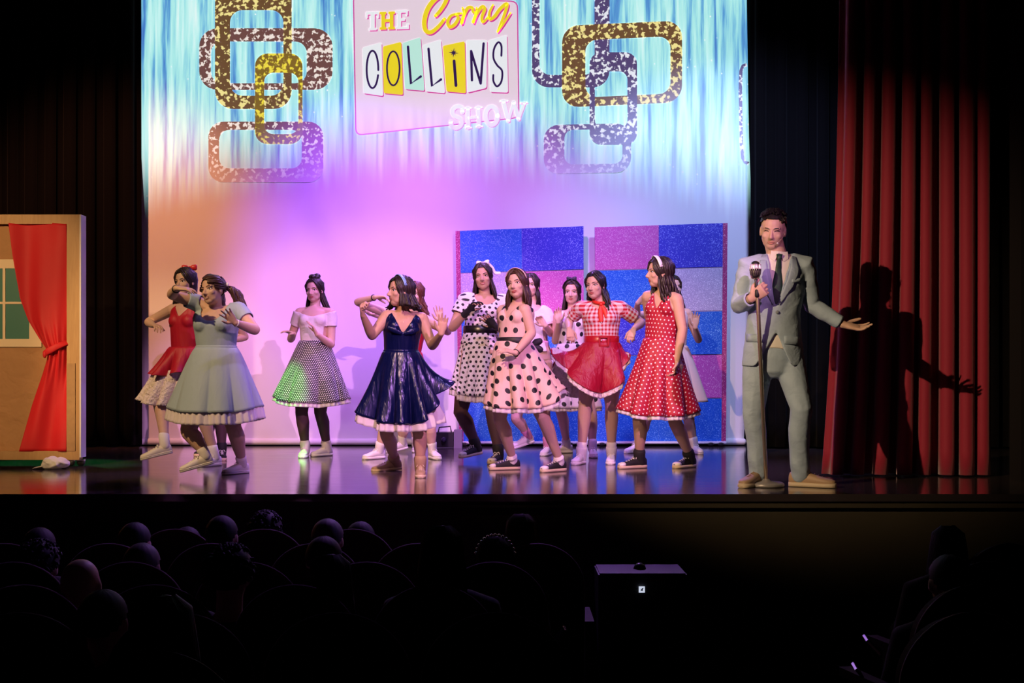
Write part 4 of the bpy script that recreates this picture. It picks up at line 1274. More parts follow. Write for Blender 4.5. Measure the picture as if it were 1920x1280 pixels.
                g.tube(pts, [r * .55, r * .8, r, r] + [r * (1.05 - .75 * max(0, (w_ - 5) / (nn - 6)) ** 2) for w_ in range(4, nn)], 6, cap=False)
        if tail is not None:
            tp = s.hl(*tail)
            for i in range(n):
                ph = rnd.uniform(0, 2 * PI)
                if i < n // 2:
                    aa = lerp(8, 165, rnd.random()); a = math.radians(aa) * rnd.choice((-1, 1))
                    st_ = s.hl(*s.skull(a, rnd.uniform(max(-.03, .072 - .1 * aa / 80), .095), inf))
                    cc = s.hl(0, -.014, .028); pts = [st_]
                    for t in (.2, .4, .6, .8):
                        dlt = lerp(st_, tp, t) - cc; lx, ly, lz = (dlt.dot(w_) / hs for w_ in (s.hx, s.hy, s.hz))
                        kk = math.sqrt((lx / .072) ** 2 + (ly / .092) ** 2 + (lz / .082) ** 2); pts.append(cc + dlt * (max(inf, kk) / max(kk, .05)))
                    pts.append(tp)
                    g.tube(smoothpath(pts, 3), rad * hs, 6, cap=False)
                else:
                    e = V(tailend) * rnd.uniform(.8, 1.08); sp = rnd.uniform(0, 6.28); pts = []
                    L_ = e.length; o2 = V((math.cos(ph), math.sin(ph), 0)) * rnd.uniform(.1, 1)
                    for q in range(10):
                        t = q / 9
                        p = tp + e * t + V((0, 0, .05 * math.sin(PI * min(1, t * 1.5)))) + o2 * .038 * math.sin(PI * min(1, .12 + t * .75))
                        p += V((math.sin(freq * t * L_ + sp), math.cos(freq * t * L_ + sp), 0)) * wave * min(1, t * 4)
                        pts.append(p)
                    g.tube(pts, [rad * hs] * 7 + [rad * hs * .8, rad * hs * .6, rad * hs * .25], 6, cap=False)
        return g.build('hair', m, par or s.root, s.org)
    def skull_top(s, x, y, inf):
        R = (.072 * inf, .092 * inf, .082 * inf)
        k = max(.02, 1 - (x / R[0]) ** 2 - ((y + .014) / R[1]) ** 2)
        return (x, y, .028 + R[2] * math.sqrt(k))
    def headband(s, m, y=.028, w=.016, inf=1.17, tilt=-.25, half=85, name='headband'):
        pts = []
        for i in range(17):
            a = math.radians(-half + 2 * half * i / 16)
            z = .028 + .082 * inf * math.cos(a)
            pts.append(s.hl(.072 * inf * math.sin(a), y + tilt * (.11 - z), z))
        secs = []
        for i, p in enumerate(pts):
            d = (pts[min(i + 1, 16)] - pts[max(i - 1, 0)]).normalized()
            n = (p - s.hl(0, y, .02)); n = (n - d * n.dot(d)).normalized(); b = d.cross(n)
            secs.append((p, n * .0035, b * w * s.hs))
        return G().loft(secs, 10).build(name, m, s.root, s.org)
    def bow(s, m, at, size=.05, axis=None, tails=0.0, name='hair_bow', par=None):
        c = s.hl(*at); ax = V(axis).normalized() if axis else s.hx.copy(); up = V((0, 0, 1)); fw = ax.cross(up)
        g = G()
        for q in (-1, 1):
            g.loft([(c + ax * q * .002, up * .006 * q, fw * .006), (c + ax * q * size * .35, up * size * .34 * q, fw * size * .22), (c + ax * q * size * .8, up * size * .42 * q, fw * size * .22), (c + ax * q * size, up * size * .30 * q, fw * size * .12)], 12)
            if tails: g.tube([c, c + ax * q * size * .3 - up * tails * .5, c + ax * q * size * .5 - up * tails], [.006, size * .2, size * .24], 8, flat=(tuple(fw), .2))
        g.ell(c, ax * size * .18, fw * size * .2, up * size * .2, 10, 8)
        return g.build(name, m, par or s.root, s.org)

# necklines: a across, b forward, c up from the neck base (metres)
def n_v(depth, half, back=.04):
    def f(a, b, c):
        lim = np.where(b > 0, -depth + np.abs(a) * (depth / half), -back + np.abs(a) * .35)
        return ~((np.abs(a) < half) & (c > lim)) & ((c < .02) | (np.abs(a) > .10))
    return f
def n_round(depth, half, back=.03):
    def f(a, b, c):
        q = np.clip(1 - (a / half) ** 2, 0, 1) ** .5
        return ~((np.abs(a) < half) & (c > np.where(b > 0, -depth * q, -back * q))) & ((c < .02) | (np.abs(a) > .10))
    return f
def n_off(front=.12, back=.11):
    return lambda a, b, c: c < np.where(b > 0, -front + .30 * np.abs(a), -back + .15 * np.abs(a))
def n_halter(depth, half, slope=1.15, edge_=.06):
    """straps run up to the neck; shoulders bare"""
    def f(a, b, c):
        lim = np.where(b > 0, -depth + np.abs(a) * (depth / half), -.12)
        bare = (c > -.17 + 0 * a) & (np.abs(a) > edge_ + np.clip(-c, 0, 1) * .42)
        return ~((np.abs(a) < half) & (c > lim)) & ~bare & (c < .02)
    return f
def above(z): return lambda a, b, c: c > z

# ------------------------------------------------------------------ fabrics
WHITE_NET = mat('white_net', (.80, .76, .78), .8, bump=.4, bscale=40)
def net_mat(name, c, alpha=.75):
    m = mat(name, c, .8, alpha=alpha)
    b = m.node_tree.nodes['Principled BSDF']
    b.inputs['Subsurface Weight'].default_value = .0
    return m
NET = net_mat('petticoat_net', (.82, .76, .80), .82)
FLUFF = mat('petticoat_fluff', (.82, .72, .68), .85, bump=1.0, bscale=45)
PALE = wrinkle(mat('pale_blue_cotton', (.36, .47, .54), .7), .3)
REDS = wrinkle(mat('red_satin', (.44, .005, .022), .55), .4)
WTOP = wrinkle(mat('white_jersey', (.80, .74, .76), .8), .3, (8, 8, 8))
POLK = polka('black_skirt_white_dots', (.012, .008, .016), (.80, .78, .82), .0185, .0050)
BLUES = wrinkle(mat('blue_satin', (.004, .008, .065), .28, .3), .55, (12, 12, 1.6))
PW = polka('white_cotton_small_black_dots', (.80, .78, .84), (.006, .006, .012), .045, .0112)
PP = polka('cream_cotton_large_black_dots', (.78, .55, .47), (.006, .006, .008), .098, .0205)
PB = polka('white_cotton_large_black_dots', (.80, .72, .80), (.006, .006, .010), .098, .0205)
GING = gingham('red_gingham', (.80, .74, .74), (.52, .008, .025), .016)
WINE = mat('red_taffeta', (.36, .003, .026), .48)
wrinkle(WINE, .6, (10, 10, 5))
PR = polka('red_cotton_white_dots', (.38, .003, .026), (.85, .78, .78), .035, .0058)
CREAM = mat('cream_cotton', (.70, .58, .52), .75)
PINKC = mat('pink_satin', (.72, .42, .60), .5)
BLKP = mat('black_patent', (.008, .007, .009), .28); BLKS = mat('black_sash', (.008, .007, .009), .55)
WSHOE = mat('white_leather', (.78, .74, .70), .55); WSOLE = mat('white_rubber', (.80, .77, .72), .6)
BSHOE = mat('black_canvas', (.012, .011, .013), .75); TAN = mat('tan_leather', (.42, .28, .17), .55); CSOLE = mat('cream_rubber', (.62, .50, .34), .6)
SOCK = mat('white_sock', (.78, .74, .74), .9); BSOCK = mat('black_sock', (.012, .012, .014), .9); PSOCK = mat('pink_sock', (.75, .30, .48), .9)
TIGHT = mat('dark_stocking', (.085, .042, .046), .55); NUDE = mat('nude_stocking', (.30, .15, .10), .5)
SATW = mat('white_satin_ribbon', (.85, .82, .85), .4); REDR = mat('red_ribbon', (.62, .02, .02), .4)
LINE = mat('navy_line', (.02, .02, .05), .6)

for m_ in (POLK, PW, PP, PB, PR, GING): wrinkle(m_, .35)

def glove(s, q, m, up=.05):
    g = G(); s.k *= 1.10
    s.add_hand(g, q); s.k /= 1.10
    E, Wr = s.A[q][1], s.A[q][2]; d = (E - Wr).normalized()
    g.tube([Wr - d * .01, Wr + d * up], [.025 * s.k, .031 * s.k], 14)
    me = remesh(g, .004, .02, 2); me.transform(Matrix.Translation(-s.org))
    return finish('glove', me, m, s.root)
def bracelet(s, q, m, t=.96, r=.0255, w=.005):
    E, Wr = s.A[q][1], s.A[q][2]; c = lerp(E, Wr, t); d = (Wr - E).normalized()
    x = d.orthogonal().normalized(); y = d.cross(x)
    secs = [(c + d * a, x * (r * s.k + e), y * (r * s.k + e)) for a, e in ((-w, 0), (-w * .5, .0025), (w * .5, .0025), (w, 0))]
    return G().loft(secs, 18).build('bracelet', m, s.root, s.org)

Z1 = (250, 470, 2.908); Z2 = (500, 490, 3.283); Z3 = (650, 490, 3.045); Z4 = (830, 460, 2.846); Z5 = (1000, 470, 2.976); Z6 = (1360, 370, 2.287)

# ---- 1: hidden dancer behind the pale blue dress
def dancer_hidden_left():
    s = Person('dancer in dark shoes almost hidden behind the pale blue dress', Z1, 11.0, 1.56)
    s.spine((446, 318), (440, 540), -5)
    s.head((442, 205), -10)
    s.arm('R', (385, 470, 1), (440, 500, -1), (470, 480, -1), (0, -1, 0))
    s.arm('L', (610, 470, 1), (520, 490, -1), (470, 470, -1), (0, -1, 0))
    s.leg('R', (415, 900), (402, 1115), -20); s.leg('L', (478, 900), (482, 1138), 15)
    s.make(SKIN2)
    s.shell('bodice', CREAM, .012, n_round(.06, .08), above(-.42), .3)
    s.skirt('skirt', CREAM, (300, 600, 840), folds=11, seed=3)
    s.shoes(BSHOE, CSOLE, 'high', sock=BSOCK, tights=TIGHT)
    s.hair(H_DK, .16, 60, seed=31)
dancer_hidden_left()

# ---- 2: red dress, far left
def dancer_red_left():
    s = Person('dancer in a red dress with a fluffy petticoat, one foot kicked up, far left', Z1, 10.15, 1.62)
    s.spine((295, 292), (288, 525), -22, -10, tilt=4)
    s.head((283, 170), -25, -4, 6)
    s.arm('R', (82, 388, 1), (112, 408, -1), (160, 415, -1), (0, 0, -1), .5, .1, sh=(212, 322))
    s.arm('L', (372, 430, 1), (420, 330, -1), (440, 270, -1), (0, -1, 0))
    s.leg('R', (142, 840), (172, 1112, 9.95), -62, 12, kdy=.0)
    s.leg('L', (372, 900), (445, 1172), -28)
    s.make(SKIN3)
    s.shell('bodice', REDS, .011, n_v(.10, .085), above(-.44))
    s.skirt('skirt', REDS, (85, 420, 700), folds=8, amp=.05, seed=5, ctrl=((195, .08, .04, 40), (285, 0, .05, 40)), power=.62)
    s.skirt('petticoat', FLUFF, (28, 345, 845), folds=13, amp=.03, seed=6, t0=.40, power=.55, ruffle=60, rufamp=.012, ctrl=((180, .0, .05, 40),))
    s.shoes(WSHOE, WSOLE, 'low', sock=SOCK, sockh=.07, stripe=LINE)
    s.hair(H_DK, .30, 80, .004, 20, front=66, drift=(-.25, .15, 0), seed=8)
    s.bow(REDR, (.02, -.05, .115), .06, axis=(1, .1, .05))
dancer_red_left()

# ---- 3: pale blue dress
def dancer_pale_blue():
    s = Person('dancer in a pale blue short-sleeved dress with one arm across her face', Z1, 9.08, 1.56, 1.20)
    s.spine((452, 318), (452, 528), -8, -6, tilt=-6)
    s.head((432, 215), -28, 0, 10, 1.03, -.05)
    s.arm('R', (210, 240, -.12), (236, 205, -1), (352, 212, 0), (0, .3, -1), .25, .12, sh=(352, 285))
    s.arm('L', (665, 432, -.12), (556, 392, -1), (492, 322, -.06), (0, -1, .1), .18, .30, sh=(578, 325))
    s.leg('R', (298, 985), (395, 1172, 9.0), -66, 14, kdy=-.03)
    s.leg('L', (545, 960), (592, 1213), -35, kdy=-.08)
    s.make(SKIN3, LIPM, smile=True)
    s.shell('bodice', PALE, .013, n_round(.085, .085), above(-.42), .52, .011)
    s.skirts(PALE, (188, 708, 884), NET, 0.19, folds=7, amp=.022, seed=9, power=.78, ctrl=((0, 0, .04, 40), (180, 0, .03, 40)), ry=.8)
    s.belt('waistband', PALE, .030, .019)
    s.shoes(WSHOE, WSOLE, 'low', sock=SOCK, sockh=.045, stripe=LINE)
    s.hair(H_BR, .2, 90, .009, 45, style='tail', tail=(.04, -.10, .015), tailend=(.17, .03, -.22), seed=12, rad=.010)
    s.bow(SATW, (.055, -.075, .03), .035)
    bracelet(s, 'L', SATW, .95); bracelet(s, 'R', BLKS, .9, .028, .012)
dancer_pale_blue()

# ---- 4: white off-shoulder top, black skirt with white dots
def dancer_dot_skirt():
    s = Person('dancer in a white off-shoulder top and black skirt with small white dots', Z2, 11.27, 1.60)
    s.spine((296, 282), (292, 488), -6, -4)
    s.head((294, 178), -16, -3, 3)
    s.arm('R', (148, 478, .12), (168, 446, -1), (118, 428, -.06), (0, 0, -1), .25, .1, sh=(202, 318))
    s.arm('L', (398, 512, -.02), (308, 448, -1), (272, 375, -.03), (-1, -.3, 0), .25, .15, sh=(396, 320))
    s.leg('R', (215, 930), (238, 1203), 0); s.leg('L', (330, 930), (370, 1196), -38)
    s.make(SKIN)
    s.shell('top', WTOP, .010, n_off(.085, .08), above(-.42), .48, .010)
    s.skirts(POLK, (44, 510, 872), NET, 0.07, folds=9, amp=.028, seed=15, power=.86, ctrl=((0, 0, .03, 40), (180, 0, .05, 40)))
    s.shoes(WSHOE, WSOLE, 'high', sock=None, tights=TIGHT)
    s.hair(H_DK, .26, 80, .003, 25, front=78, seed=18, drift=(.12, .1, 0), side_f={1: (.34, .05, 0), -1: (-.05, .1, 0)}, pouf=.35)
    g = G()
    for x, y, z, r in ((-.02, -.02, .125, .035), (.02, -.03, .128, .036), (0, .01, .122, .03), (0, -.05, .115, .035), (.03, .0, .115, .028)):
        g.ell(s.hl(x, y, z), s.hv(r, 0, 0), s.hv(0, r, 0), s.hv(0, 0, r * .75), 12, 8)
    g.build('hair_bun', H_DK, s.root, s.org)
dancer_dot_skirt()

# ---- 5: two dancers hidden behind the blue satin dress
def dancer_red_behind():
    s = Person('dancer in a red dress behind the blue satin dress, hands raised', Z3, 11.0, 1.60)
    s.spine((372, 300), (345, 520), -5)
    s.head((388, 190), -15, 0, -4)
    s.arm('R', (62, 232, -.10), (165, 204, -1), (232, 205, 0), (0, -.3, -1), .45, .05, sh=(255, 305))
    s.arm('L', (578, 402, -.03), (538, 345, -1), (524, 272, 0), (0, -1, 0), .12, .2, sh=(455, 335))
    s.leg('R', (215, 940), (185, 1126), -40, lift=0); s.leg('L', (478, 960), (490, 1126), 20)
    s.make(SKIN)
    s.shell('bodice', REDS, .011, n_v(.10, .085), above(-.42))
    s.skirt('skirt', REDS, (190, 520, 860), folds=10, seed=20)
    s.shoes(WSHOE, WSOLE, 'low', sock=SOCK, sockh=.06)
    s.hair(H_AU, .24, 90, .012, 55, seed=21, drift=(.22, .05, 0))
    bracelet(s, 'R', BLKS, .9, .026, .006)
dancer_red_behind()
def dancer_hidden_mid():
    s = Person('dancer almost hidden behind the blue satin dress, one white shoe lifted at the back', Z3, 12.1, 1.56)
    s.spine((352, 300), (345, 495), 0)
    s.head((356, 195), -10)
    s.arm('R', (140, 292, -.05), (112, 282, -1), (190, 262, .05), (0, -1, 0), .3)
    s.arm('L', (420, 420, 1), (380, 450, -1), (340, 440, -.05), (0, -1, 0), .3)
    s.leg('R', (315, 960), (318, 1076, 12.0), -50, 10, kdy=-.1); s.leg('L', (390, 930), (395, 1086), 5)
    s.make(SKIN)
    s.shell('bodice', PINKC, .012, n_round(.06, .08), above(-.40), .25)
    s.skirt('skirt', PINKC, (250, 440, 840), folds=10, seed=23)
    s.shoes(WSHOE, WSOLE, 'low', sock=SOCK, sockh=.06)
    s.hair(H_DK, .16, 50, seed=24)
dancer_hidden_mid()

# ---- 6: blue satin dress
def dancer_blue():
    s = Person('dancer in a shiny dark blue satin dress and pale blue headband', Z3, 9.1, 1.58)
    s.spine((325, 288), (310, 512), 8, 5, tilt=-2)
    s.head((305, 172), -58, 2, 3, 1.02, -.02)
    s.arm('R', (145, 425, -.05), (92, 305, -1), (84, 245, -.04), (1, -.2, 0), 1.15, .02, sh=(228, 315))
    s.arm('L', (488, 482, -.02), (540, 412, -1), (552, 328, 0), (0, -1, 0), .12, .14, sh=(432, 328))
    s.leg('R', (228, 990), (272, 1192), -62, 3, kdy=-.12); s.leg('L', (418, 990), (420, 1226), 5, kdy=-.06)
    s.make(SKIN2, LIPM)
    s.shell('bodice', BLUES, .012, n_v(.15, .088), above(-.44))
    g = G()
    for q in (-1, 1):
        a = s.NB + s.side * .015 * q + s.fwd * .112 - s.up * .155; b = s.NB + s.side * .105 * q + s.fwd * .10 - s.up * .12
        g.tube([a, lerp(a, b, .5) + s.fwd * .010, b], [.012, .022, .014], 10, flat=(tuple(s.fwd), .4))
    g.build('bust_bow', BLUES, s.root, s.org)
    s.skirts(BLUES, (66, 560, 925), NET, 0.12, folds=12, amp=.045, seed=26, power=.80, ctrl=((180, .06, .10, 35), (8, .26, .30, 42), (300, 0, -.02, 30)), rows=34, ry=.8, netctrl=((180, .05, .09, 35), (5, 0, .06, 40)))
    s.belt('waistband', BLUES, .022, .018)
    s.shoes(TAN, CSOLE, 'high', lace=mat('lace_tan', (.6, .48, .35), .7), sock=None)
    s.hair(H_DK, .115, 110, .003, 30, front=58, seed=28, outw=.030, flip=.035, part=.02)
    s.headband(mat('pale_blue_ribbon', (.25, .45, .80), .4), .012, .015)
    g = G(); g.tube(smoothpath([s.NB + s.side * a + s.fwd * b + s.up * c for a, b, c in ((-.055, .02, .0), (-.04, .066, -.045), (0, .088, -.075), (.04, .066, -.045), (.055, .02, .0))], 5), .0018, 6)
    g.build('necklace', mat('gold', (.9, .6, .2), .25, 1.0), s.root, s.org)
dancer_blue()

# ---- 7: white dress with black dots, lace gloves
def dancer_gloves():
    s = Person('dancer in a white dress with small black dots, black belt and lace gloves', Z4, 10.65, 1.66, 1.08)
    s.spine((228, 268), (202, 462), 4, 0, tilt=-3)
    s.head((214, 168), -4, 0, 6, 1.0, -.02)
    s.arm('R', (52, 440, -.05), (132, 352, -1), (212, 262, -.04), (.5, -.4, -.6), .5, .1, sh=(118, 290))
    s.arm('L', (330, 458, -.03), (282, 432, -1), (188, 345, -.04), (-.3, -.8, 0), .25, .12, sh=(330, 300))
    s.leg('R', (96, 890), (178, 1118, 10.75), -42, 6, kdy=-.03); s.leg('L', (268, 900), (298, 1160), -20)
    s.make(SKIN2, LIP, smile=True)
    s.shell('bodice', PW, .012, n_round(.075, .09), above(-.42), .55, .013, flare=.7)
    s.skirts(PW, (44, 322, 805), NET, 0.1, folds=9, amp=.03, seed=33, power=.72, ctrl=((180, 0, .06, 40),))
    s.belt('belt', BLKP, .105, .022)
    s.shoes(BSHOE, CSOLE, 'high', sock=BSOCK, sockh=.06, toecap=WSOLE, tights=TIGHT)
    s.hair(H_DK, .24, 90, .004, 20, front=66, seed=36, drift=(.12, .05, 0), side_f={-1: (-.02, .12, 0), 1: (.22, .0, 0)})
    s.bow(SATW, (.01, -.02, .118), .055, tails=.0)
    G().tube(smoothpath([s.hl(.05, -.03, .115), s.hl(.085, -.05, .07), s.hl(.10, -.06, .03), s.hl(.14, -.06, .022)], 4), .012, 8, flat=((0, -1, .2), .25)).build('ribbon_tail', SATW, s.root, s.org)
    LACE = mat('black_lace', (.010, .009, .012), .7, bump=.8, bscale=260)
    glove(s, 'R', LACE); glove(s, 'L', LACE)
dancer_gloves()

# ---- 8: dancer hidden behind the cream dotted dress
def dancer_hidden_pink():
    s = Person('dancer in white and pink half hidden behind the cream dotted dress, pink sock lifted', Z4, 11.5, 1.58)
    s.spine((480, 322), (490, 510), -10)
    s.head((470, 215), -15)
    s.arm('R', (440, 470, 1), (470, 510, -1), (500, 500, 0), (0, -1, 0))
    s.arm('L', (578, 470, -.03), (548, 428, -1), (512, 385, 0), (0, -1, 0), .6, .05, sh=(548, 362))
    s.leg('R', (392, 925), (458, 1060, 11.5), -58, 14, kdy=-.15); s.leg('L', (545, 900), (560, 1118), -15)
    s.make(SKIN)
    s.shell('bodice', WTOP, .012, n_round(.06, .08), above(-.42), .5, .020, flare=1.2)
    s.skirts(PINKC, (400, 590, 770), NET, 0.16, folds=10, seed=43)
    s.shoes(WSHOE, WSOLE, 'low', sock=PSOCK, sockh=.08)
    s.hair(H_DK, .2, 60, seed=45)
dancer_hidden_pink()

# ---- 9: cream dress with large black dots, hand on hip
def dancer_cream():
    s = Person('dancer in a cream dress with large black dots, hand on her hip', Z4, 9.39, 1.60)
    s.spine((405, 312), (378, 512), -42, -30, tilt=-3, ndy=.03)
    s.head((398, 208), -24, 2, 8, 1.0, -.02)
    s.arm('R', (318, 440, 1), (345, 520, -1), (360, 560, 0), (0, 1, 0))
    s.arm('L', (476, 468, -.02), (388, 574, -1), (318, 552, -.03), (0, .4, -1), .3, .1, sh=(440, 348))
    s.leg('R', (305, 930), (372, 1196), -72, kdy=-.10); s.leg('L', (525, 900), (622, 1205), -48, kdy=-.12)
    s.make(SKIN)
    s.shell('bodice', PP, .011, n_v(.13, .085), above(-.44))
    s.skirts(PP, (205, 655, 872), NET, 0.07, folds=10, amp=.042, seed=38, power=.76, ctrl=((0, .06, .14, 35), (180, 0, .03, 35)), rows=30, ry=.8)
    s.belt('sash', BLKS, .058, .020)
    bw = G(); c = s.WA + V((.125, .06, -.03))
    for d in ((.07, 0, .035), (.075, .0, -.03)): bw.tube([c, c + V(d) * .6, c + V(d)], [.010, .030, .024], 10, flat=((0, -1, 0), .35))
    bw.tube([c, c + V((.02, -.02, -.10)), c + V((.035, -.02, -.18))], [.008, .022, .026], 10, flat=((0, -1, 0), .25)); bw.ell(c, (.018, 0, 0), (0, .018, 0), (0, 0, .02))
    bw.build('sash_bow', BLKS, s.root, s.org)
    s.shoes(BSHOE, CSOLE, 'low', sock=SOCK, sockh=.02, toecap=WSOLE)
    s.hair(H_BR, .18, 100, .005, 30, front=62, seed=41, outw=.02)
    s.headband(mat('pink_ribbon', (.80, .55, .55), .45), .020, .018)
    bracelet(s, 'L', BLKS, .94, .025, .003)
dancer_cream()

# ---- 10: white dress with large dots and a dotted headscarf
def dancer_white_dots():
    s = Person('dancer in a white dress with large black dots and a knotted dark headscarf', Z5, 11.4, 1.60)
    s.spine((222, 332), (215, 520), 0)
    s.head((216, 232), -12, -3, 0)
    s.arm('R', (122, 505, .02), (140, 400, -1), (135, 340, .02), (0, -1, 0), .4, .1, sh=(136, 365))
    s.arm('L', (330, 500, 1), (280, 560, -1), (250, 560, 0), (0, -1, 0))
    s.leg('R', (152, 890), (186, 1128), -60, kdy=-.08); s.leg('L', (325, 920), (330, 1150), 0)
    s.make(SKIN)
    s.shell('bodice', PB, .011, n_round(.10, .085), above(-.42))
    s.skirts(PB, (68, 382, 880), NET, 0.05, folds=9, amp=.03, seed=47, power=.72)
    s.shoes(WSHOE, WSOLE, 'low', sock=SOCK, sockh=.06)
    s.hair(H_DK, .33, 90, .002, 20, front=70, seed=50, drift=(-.10, .02, 0))
    SC_ = polka('dark_scarf_white_dots', (.015, .012, .03), (.7, .7, .75), .02, .006)
    s.headband(mat('dark_scarf', (.02, .015, .04), .6), .030, .016, name='headscarf')
    s.bow(mat('dark_scarf', (.02, .015, .04), .6), (.0, .02, .128), .045, name='scarf_knot')
dancer_white_dots()

# ---- 11: red gingham blouse, red skirt held up
def dancer_gingham():
    s = Person('dancer in a red gingham blouse holding up her shiny red skirt', Z5, 10.27, 1.60, 1.08)
    s.spine((378, 292), (380, 508), -4, 0)
    s.head((345, 195), -30, -2, 4, 1.02, -.03)
    s.arm('R', (198, 392, .10), (200, 436, -1), (212, 500, -.06), (0, .3, -1), .7, .05, sh=(262, 322))
    s.arm('L', (603, 402, .06), (560, 438, -1), (535, 498, -.06), (0, .3, -1), .7, .05, sh=(492, 322))
    s.leg('R', (288, 850), (268, 1188), -22); s.leg('L', (436, 860), (436, 1186), -8)
    s.make(SKIN)
    s.shell('blouse', GING, .014, n_round(.05, .07), above(-.42), .72, .010, flare=.5)
    s.skirts(WINE, (140, 560, 800), FLUFF, 0.1, folds=8, amp=.042, seed=52, power=.62, rows=34, ry=.75, ctrl=((186, .30, .36, 28), (228, .12, .10, 26), (0, .0, .34, 40), (320, 0, .03, 30)))
    s.belt('belt', mat('red_patent', (.42, .01, .02), .3), .095, .024)
    b = G(); c = s.WA + s.fwd * .13 + s.side * .02
    for dx, dz, wx, wz in ((0, .035, .04, .007), (0, -.035, .04, .007), (-.035, 0, .007, .04), (.035, 0, .007, .04)): b.obox(c + s.side * dx + V((0, 0, dz)), s.side * wx, s.fwd * .006, V((0, 0, wz)))
    b.build('buckle', mat('red_patent', (.42, .01, .02), .3), s.root, s.org, False)
    g = G()
    for i in range(5):
        p = s.NB + s.fwd * (.105 + .02 * min(i, 2) - .012 * max(0, i - 2)) - s.up * (.11 + .048 * i); g.ell(p, s.side * .006, s.fwd * .004, s.up * .006, 8, 6)
    g.build('buttons', WSOLE, s.root, s.org)
    n = G(); SCF = mat('red_scarf', (.70, .03, .015), .5)
    pts = [s.NB + s.side * .062 * math.sin(a) + s.fwd * (.066 * math.cos(a) + .01) + s.up * (.022 - .028 * math.cos(a)) for a in (math.radians(20 * i) for i in range(19))]
    n.tube(pts, .014, 10); c = s.NB + s.fwd * .088 - s.up * .015
    n.ell(c, s.side * .018, s.fwd * .014, s.up * .018); n.tube([c, c + s.fwd * .022 - s.up * .06 - s.side * .005, c + s.fwd * .035 - s.up * .13], [.010, .022, .018], 10, flat=(tuple(s.fwd), .35))
    n.tube([c, c + s.fwd * .02 - s.up * .05 + s.side * .03, c + s.fwd * .03 - s.up * .10 + s.side * .04], [.010, .02, .014], 10, flat=(tuple(s.fwd), .35))
    n.build('neck_scarf', SCF, s.root, s.org)
    s.shoes(WSHOE, WSOLE, 'high', sock=SOCK, sockh=.09)
    s.hair(H_BL, .20, 90, .008, 30, front=76, seed=55, drift=(.16, -.05, 0), side_f={1: (.20, -.15, 0), -1: (.1, .2, 0)}, pouf=.15)
dancer_gingham()

# ---- 12: dancer behind the red dotted dress
def dancer_behind_right():
    s = Person('dancer in a cream dress behind the red dotted dress, hands up', Z5, 11.85, 1.62)
    s.spine((778, 318), (780, 530), 5)
    s.head((778, 205), 25, 0, 0)
    s.arm('R', (575, 360, -.05), (582, 292, -1), (640, 242, 0), (.3, -1, -.3), .3, .1, sh=(705, 355))
    s.arm('L', (922, 498, -.02), (902, 428, -1), (908, 355, 0), (0, -1, 0), .15, .12, sh=(862, 352))
    s.leg('R', (625, 950), (580, 1126), -40); s.leg('L', (870, 960), (898, 1130), 10)
    s.make(SKIN3)
    s.shell('bodice', CREAM, .012, n_round(.07, .085), above(-.42))
    s.skirt('skirt', CREAM, (600, 985, 845), folds=9, amp=.035, seed=57, power=.8)
    s.shoes(WSHOE, WSOLE, 'low', sock=SOCK, sockh=.06, stripe=LINE)
    s.hair(H_DK, .36, 100, .010, 28, front=60, seed=58, drift=(.16, .05, 0))
dancer_behind_right()

# ---- 13: red dress with white dots
def dancer_red_dots():
    s = Person('dancer in a red halter dress with small white dots and black sneakers', Z5, 9.7, 1.66)
    s.spine((740, 222), (712, 488), -38, -22, tilt=0)
    s.head((702, 122), -76, 0, 0, 1.02, -.02)
    s.arm('R', (655, 430, 1), (640, 560, 0), (650, 640, 0), (0, 1, 0))
    s.arm('L', (832, 440, -.03), (800, 620, .02), (778, 712, -.03), (-.8, -.2, 0), .5, .06, sh=(802, 275))
    s.leg('R', (590, 950), (592, 1212), -62, kdy=-.06); s.leg('L', (790, 955), (872, 1208), -46, kdy=-.12)
    s.make(SKIN2)
    s.shell('bodice', PR, .011, n_halter(.15, .07), above(-.48))
    s.skirts(PR, (468, 925, 925), NET, 0.05, folds=8, amp=.035, seed=60, power=.95, rows=30, ry=.75, ctrl=((180, 0, .05, 40), (0, .0, .03, 30)))
    s.shoes(BSHOE, CSOLE, 'high', sock=BSOCK, sockh=.06, toecap=WSOLE)
    s.hair(H_DK, .33, 120, .013, 30, front=60, seed=63, side_f={1: (.08, .0, 0), -1: (-.06, -.16, 0)}, back=.02)
    s.headband(SATW, .030, .016)
dancer_red_dots()

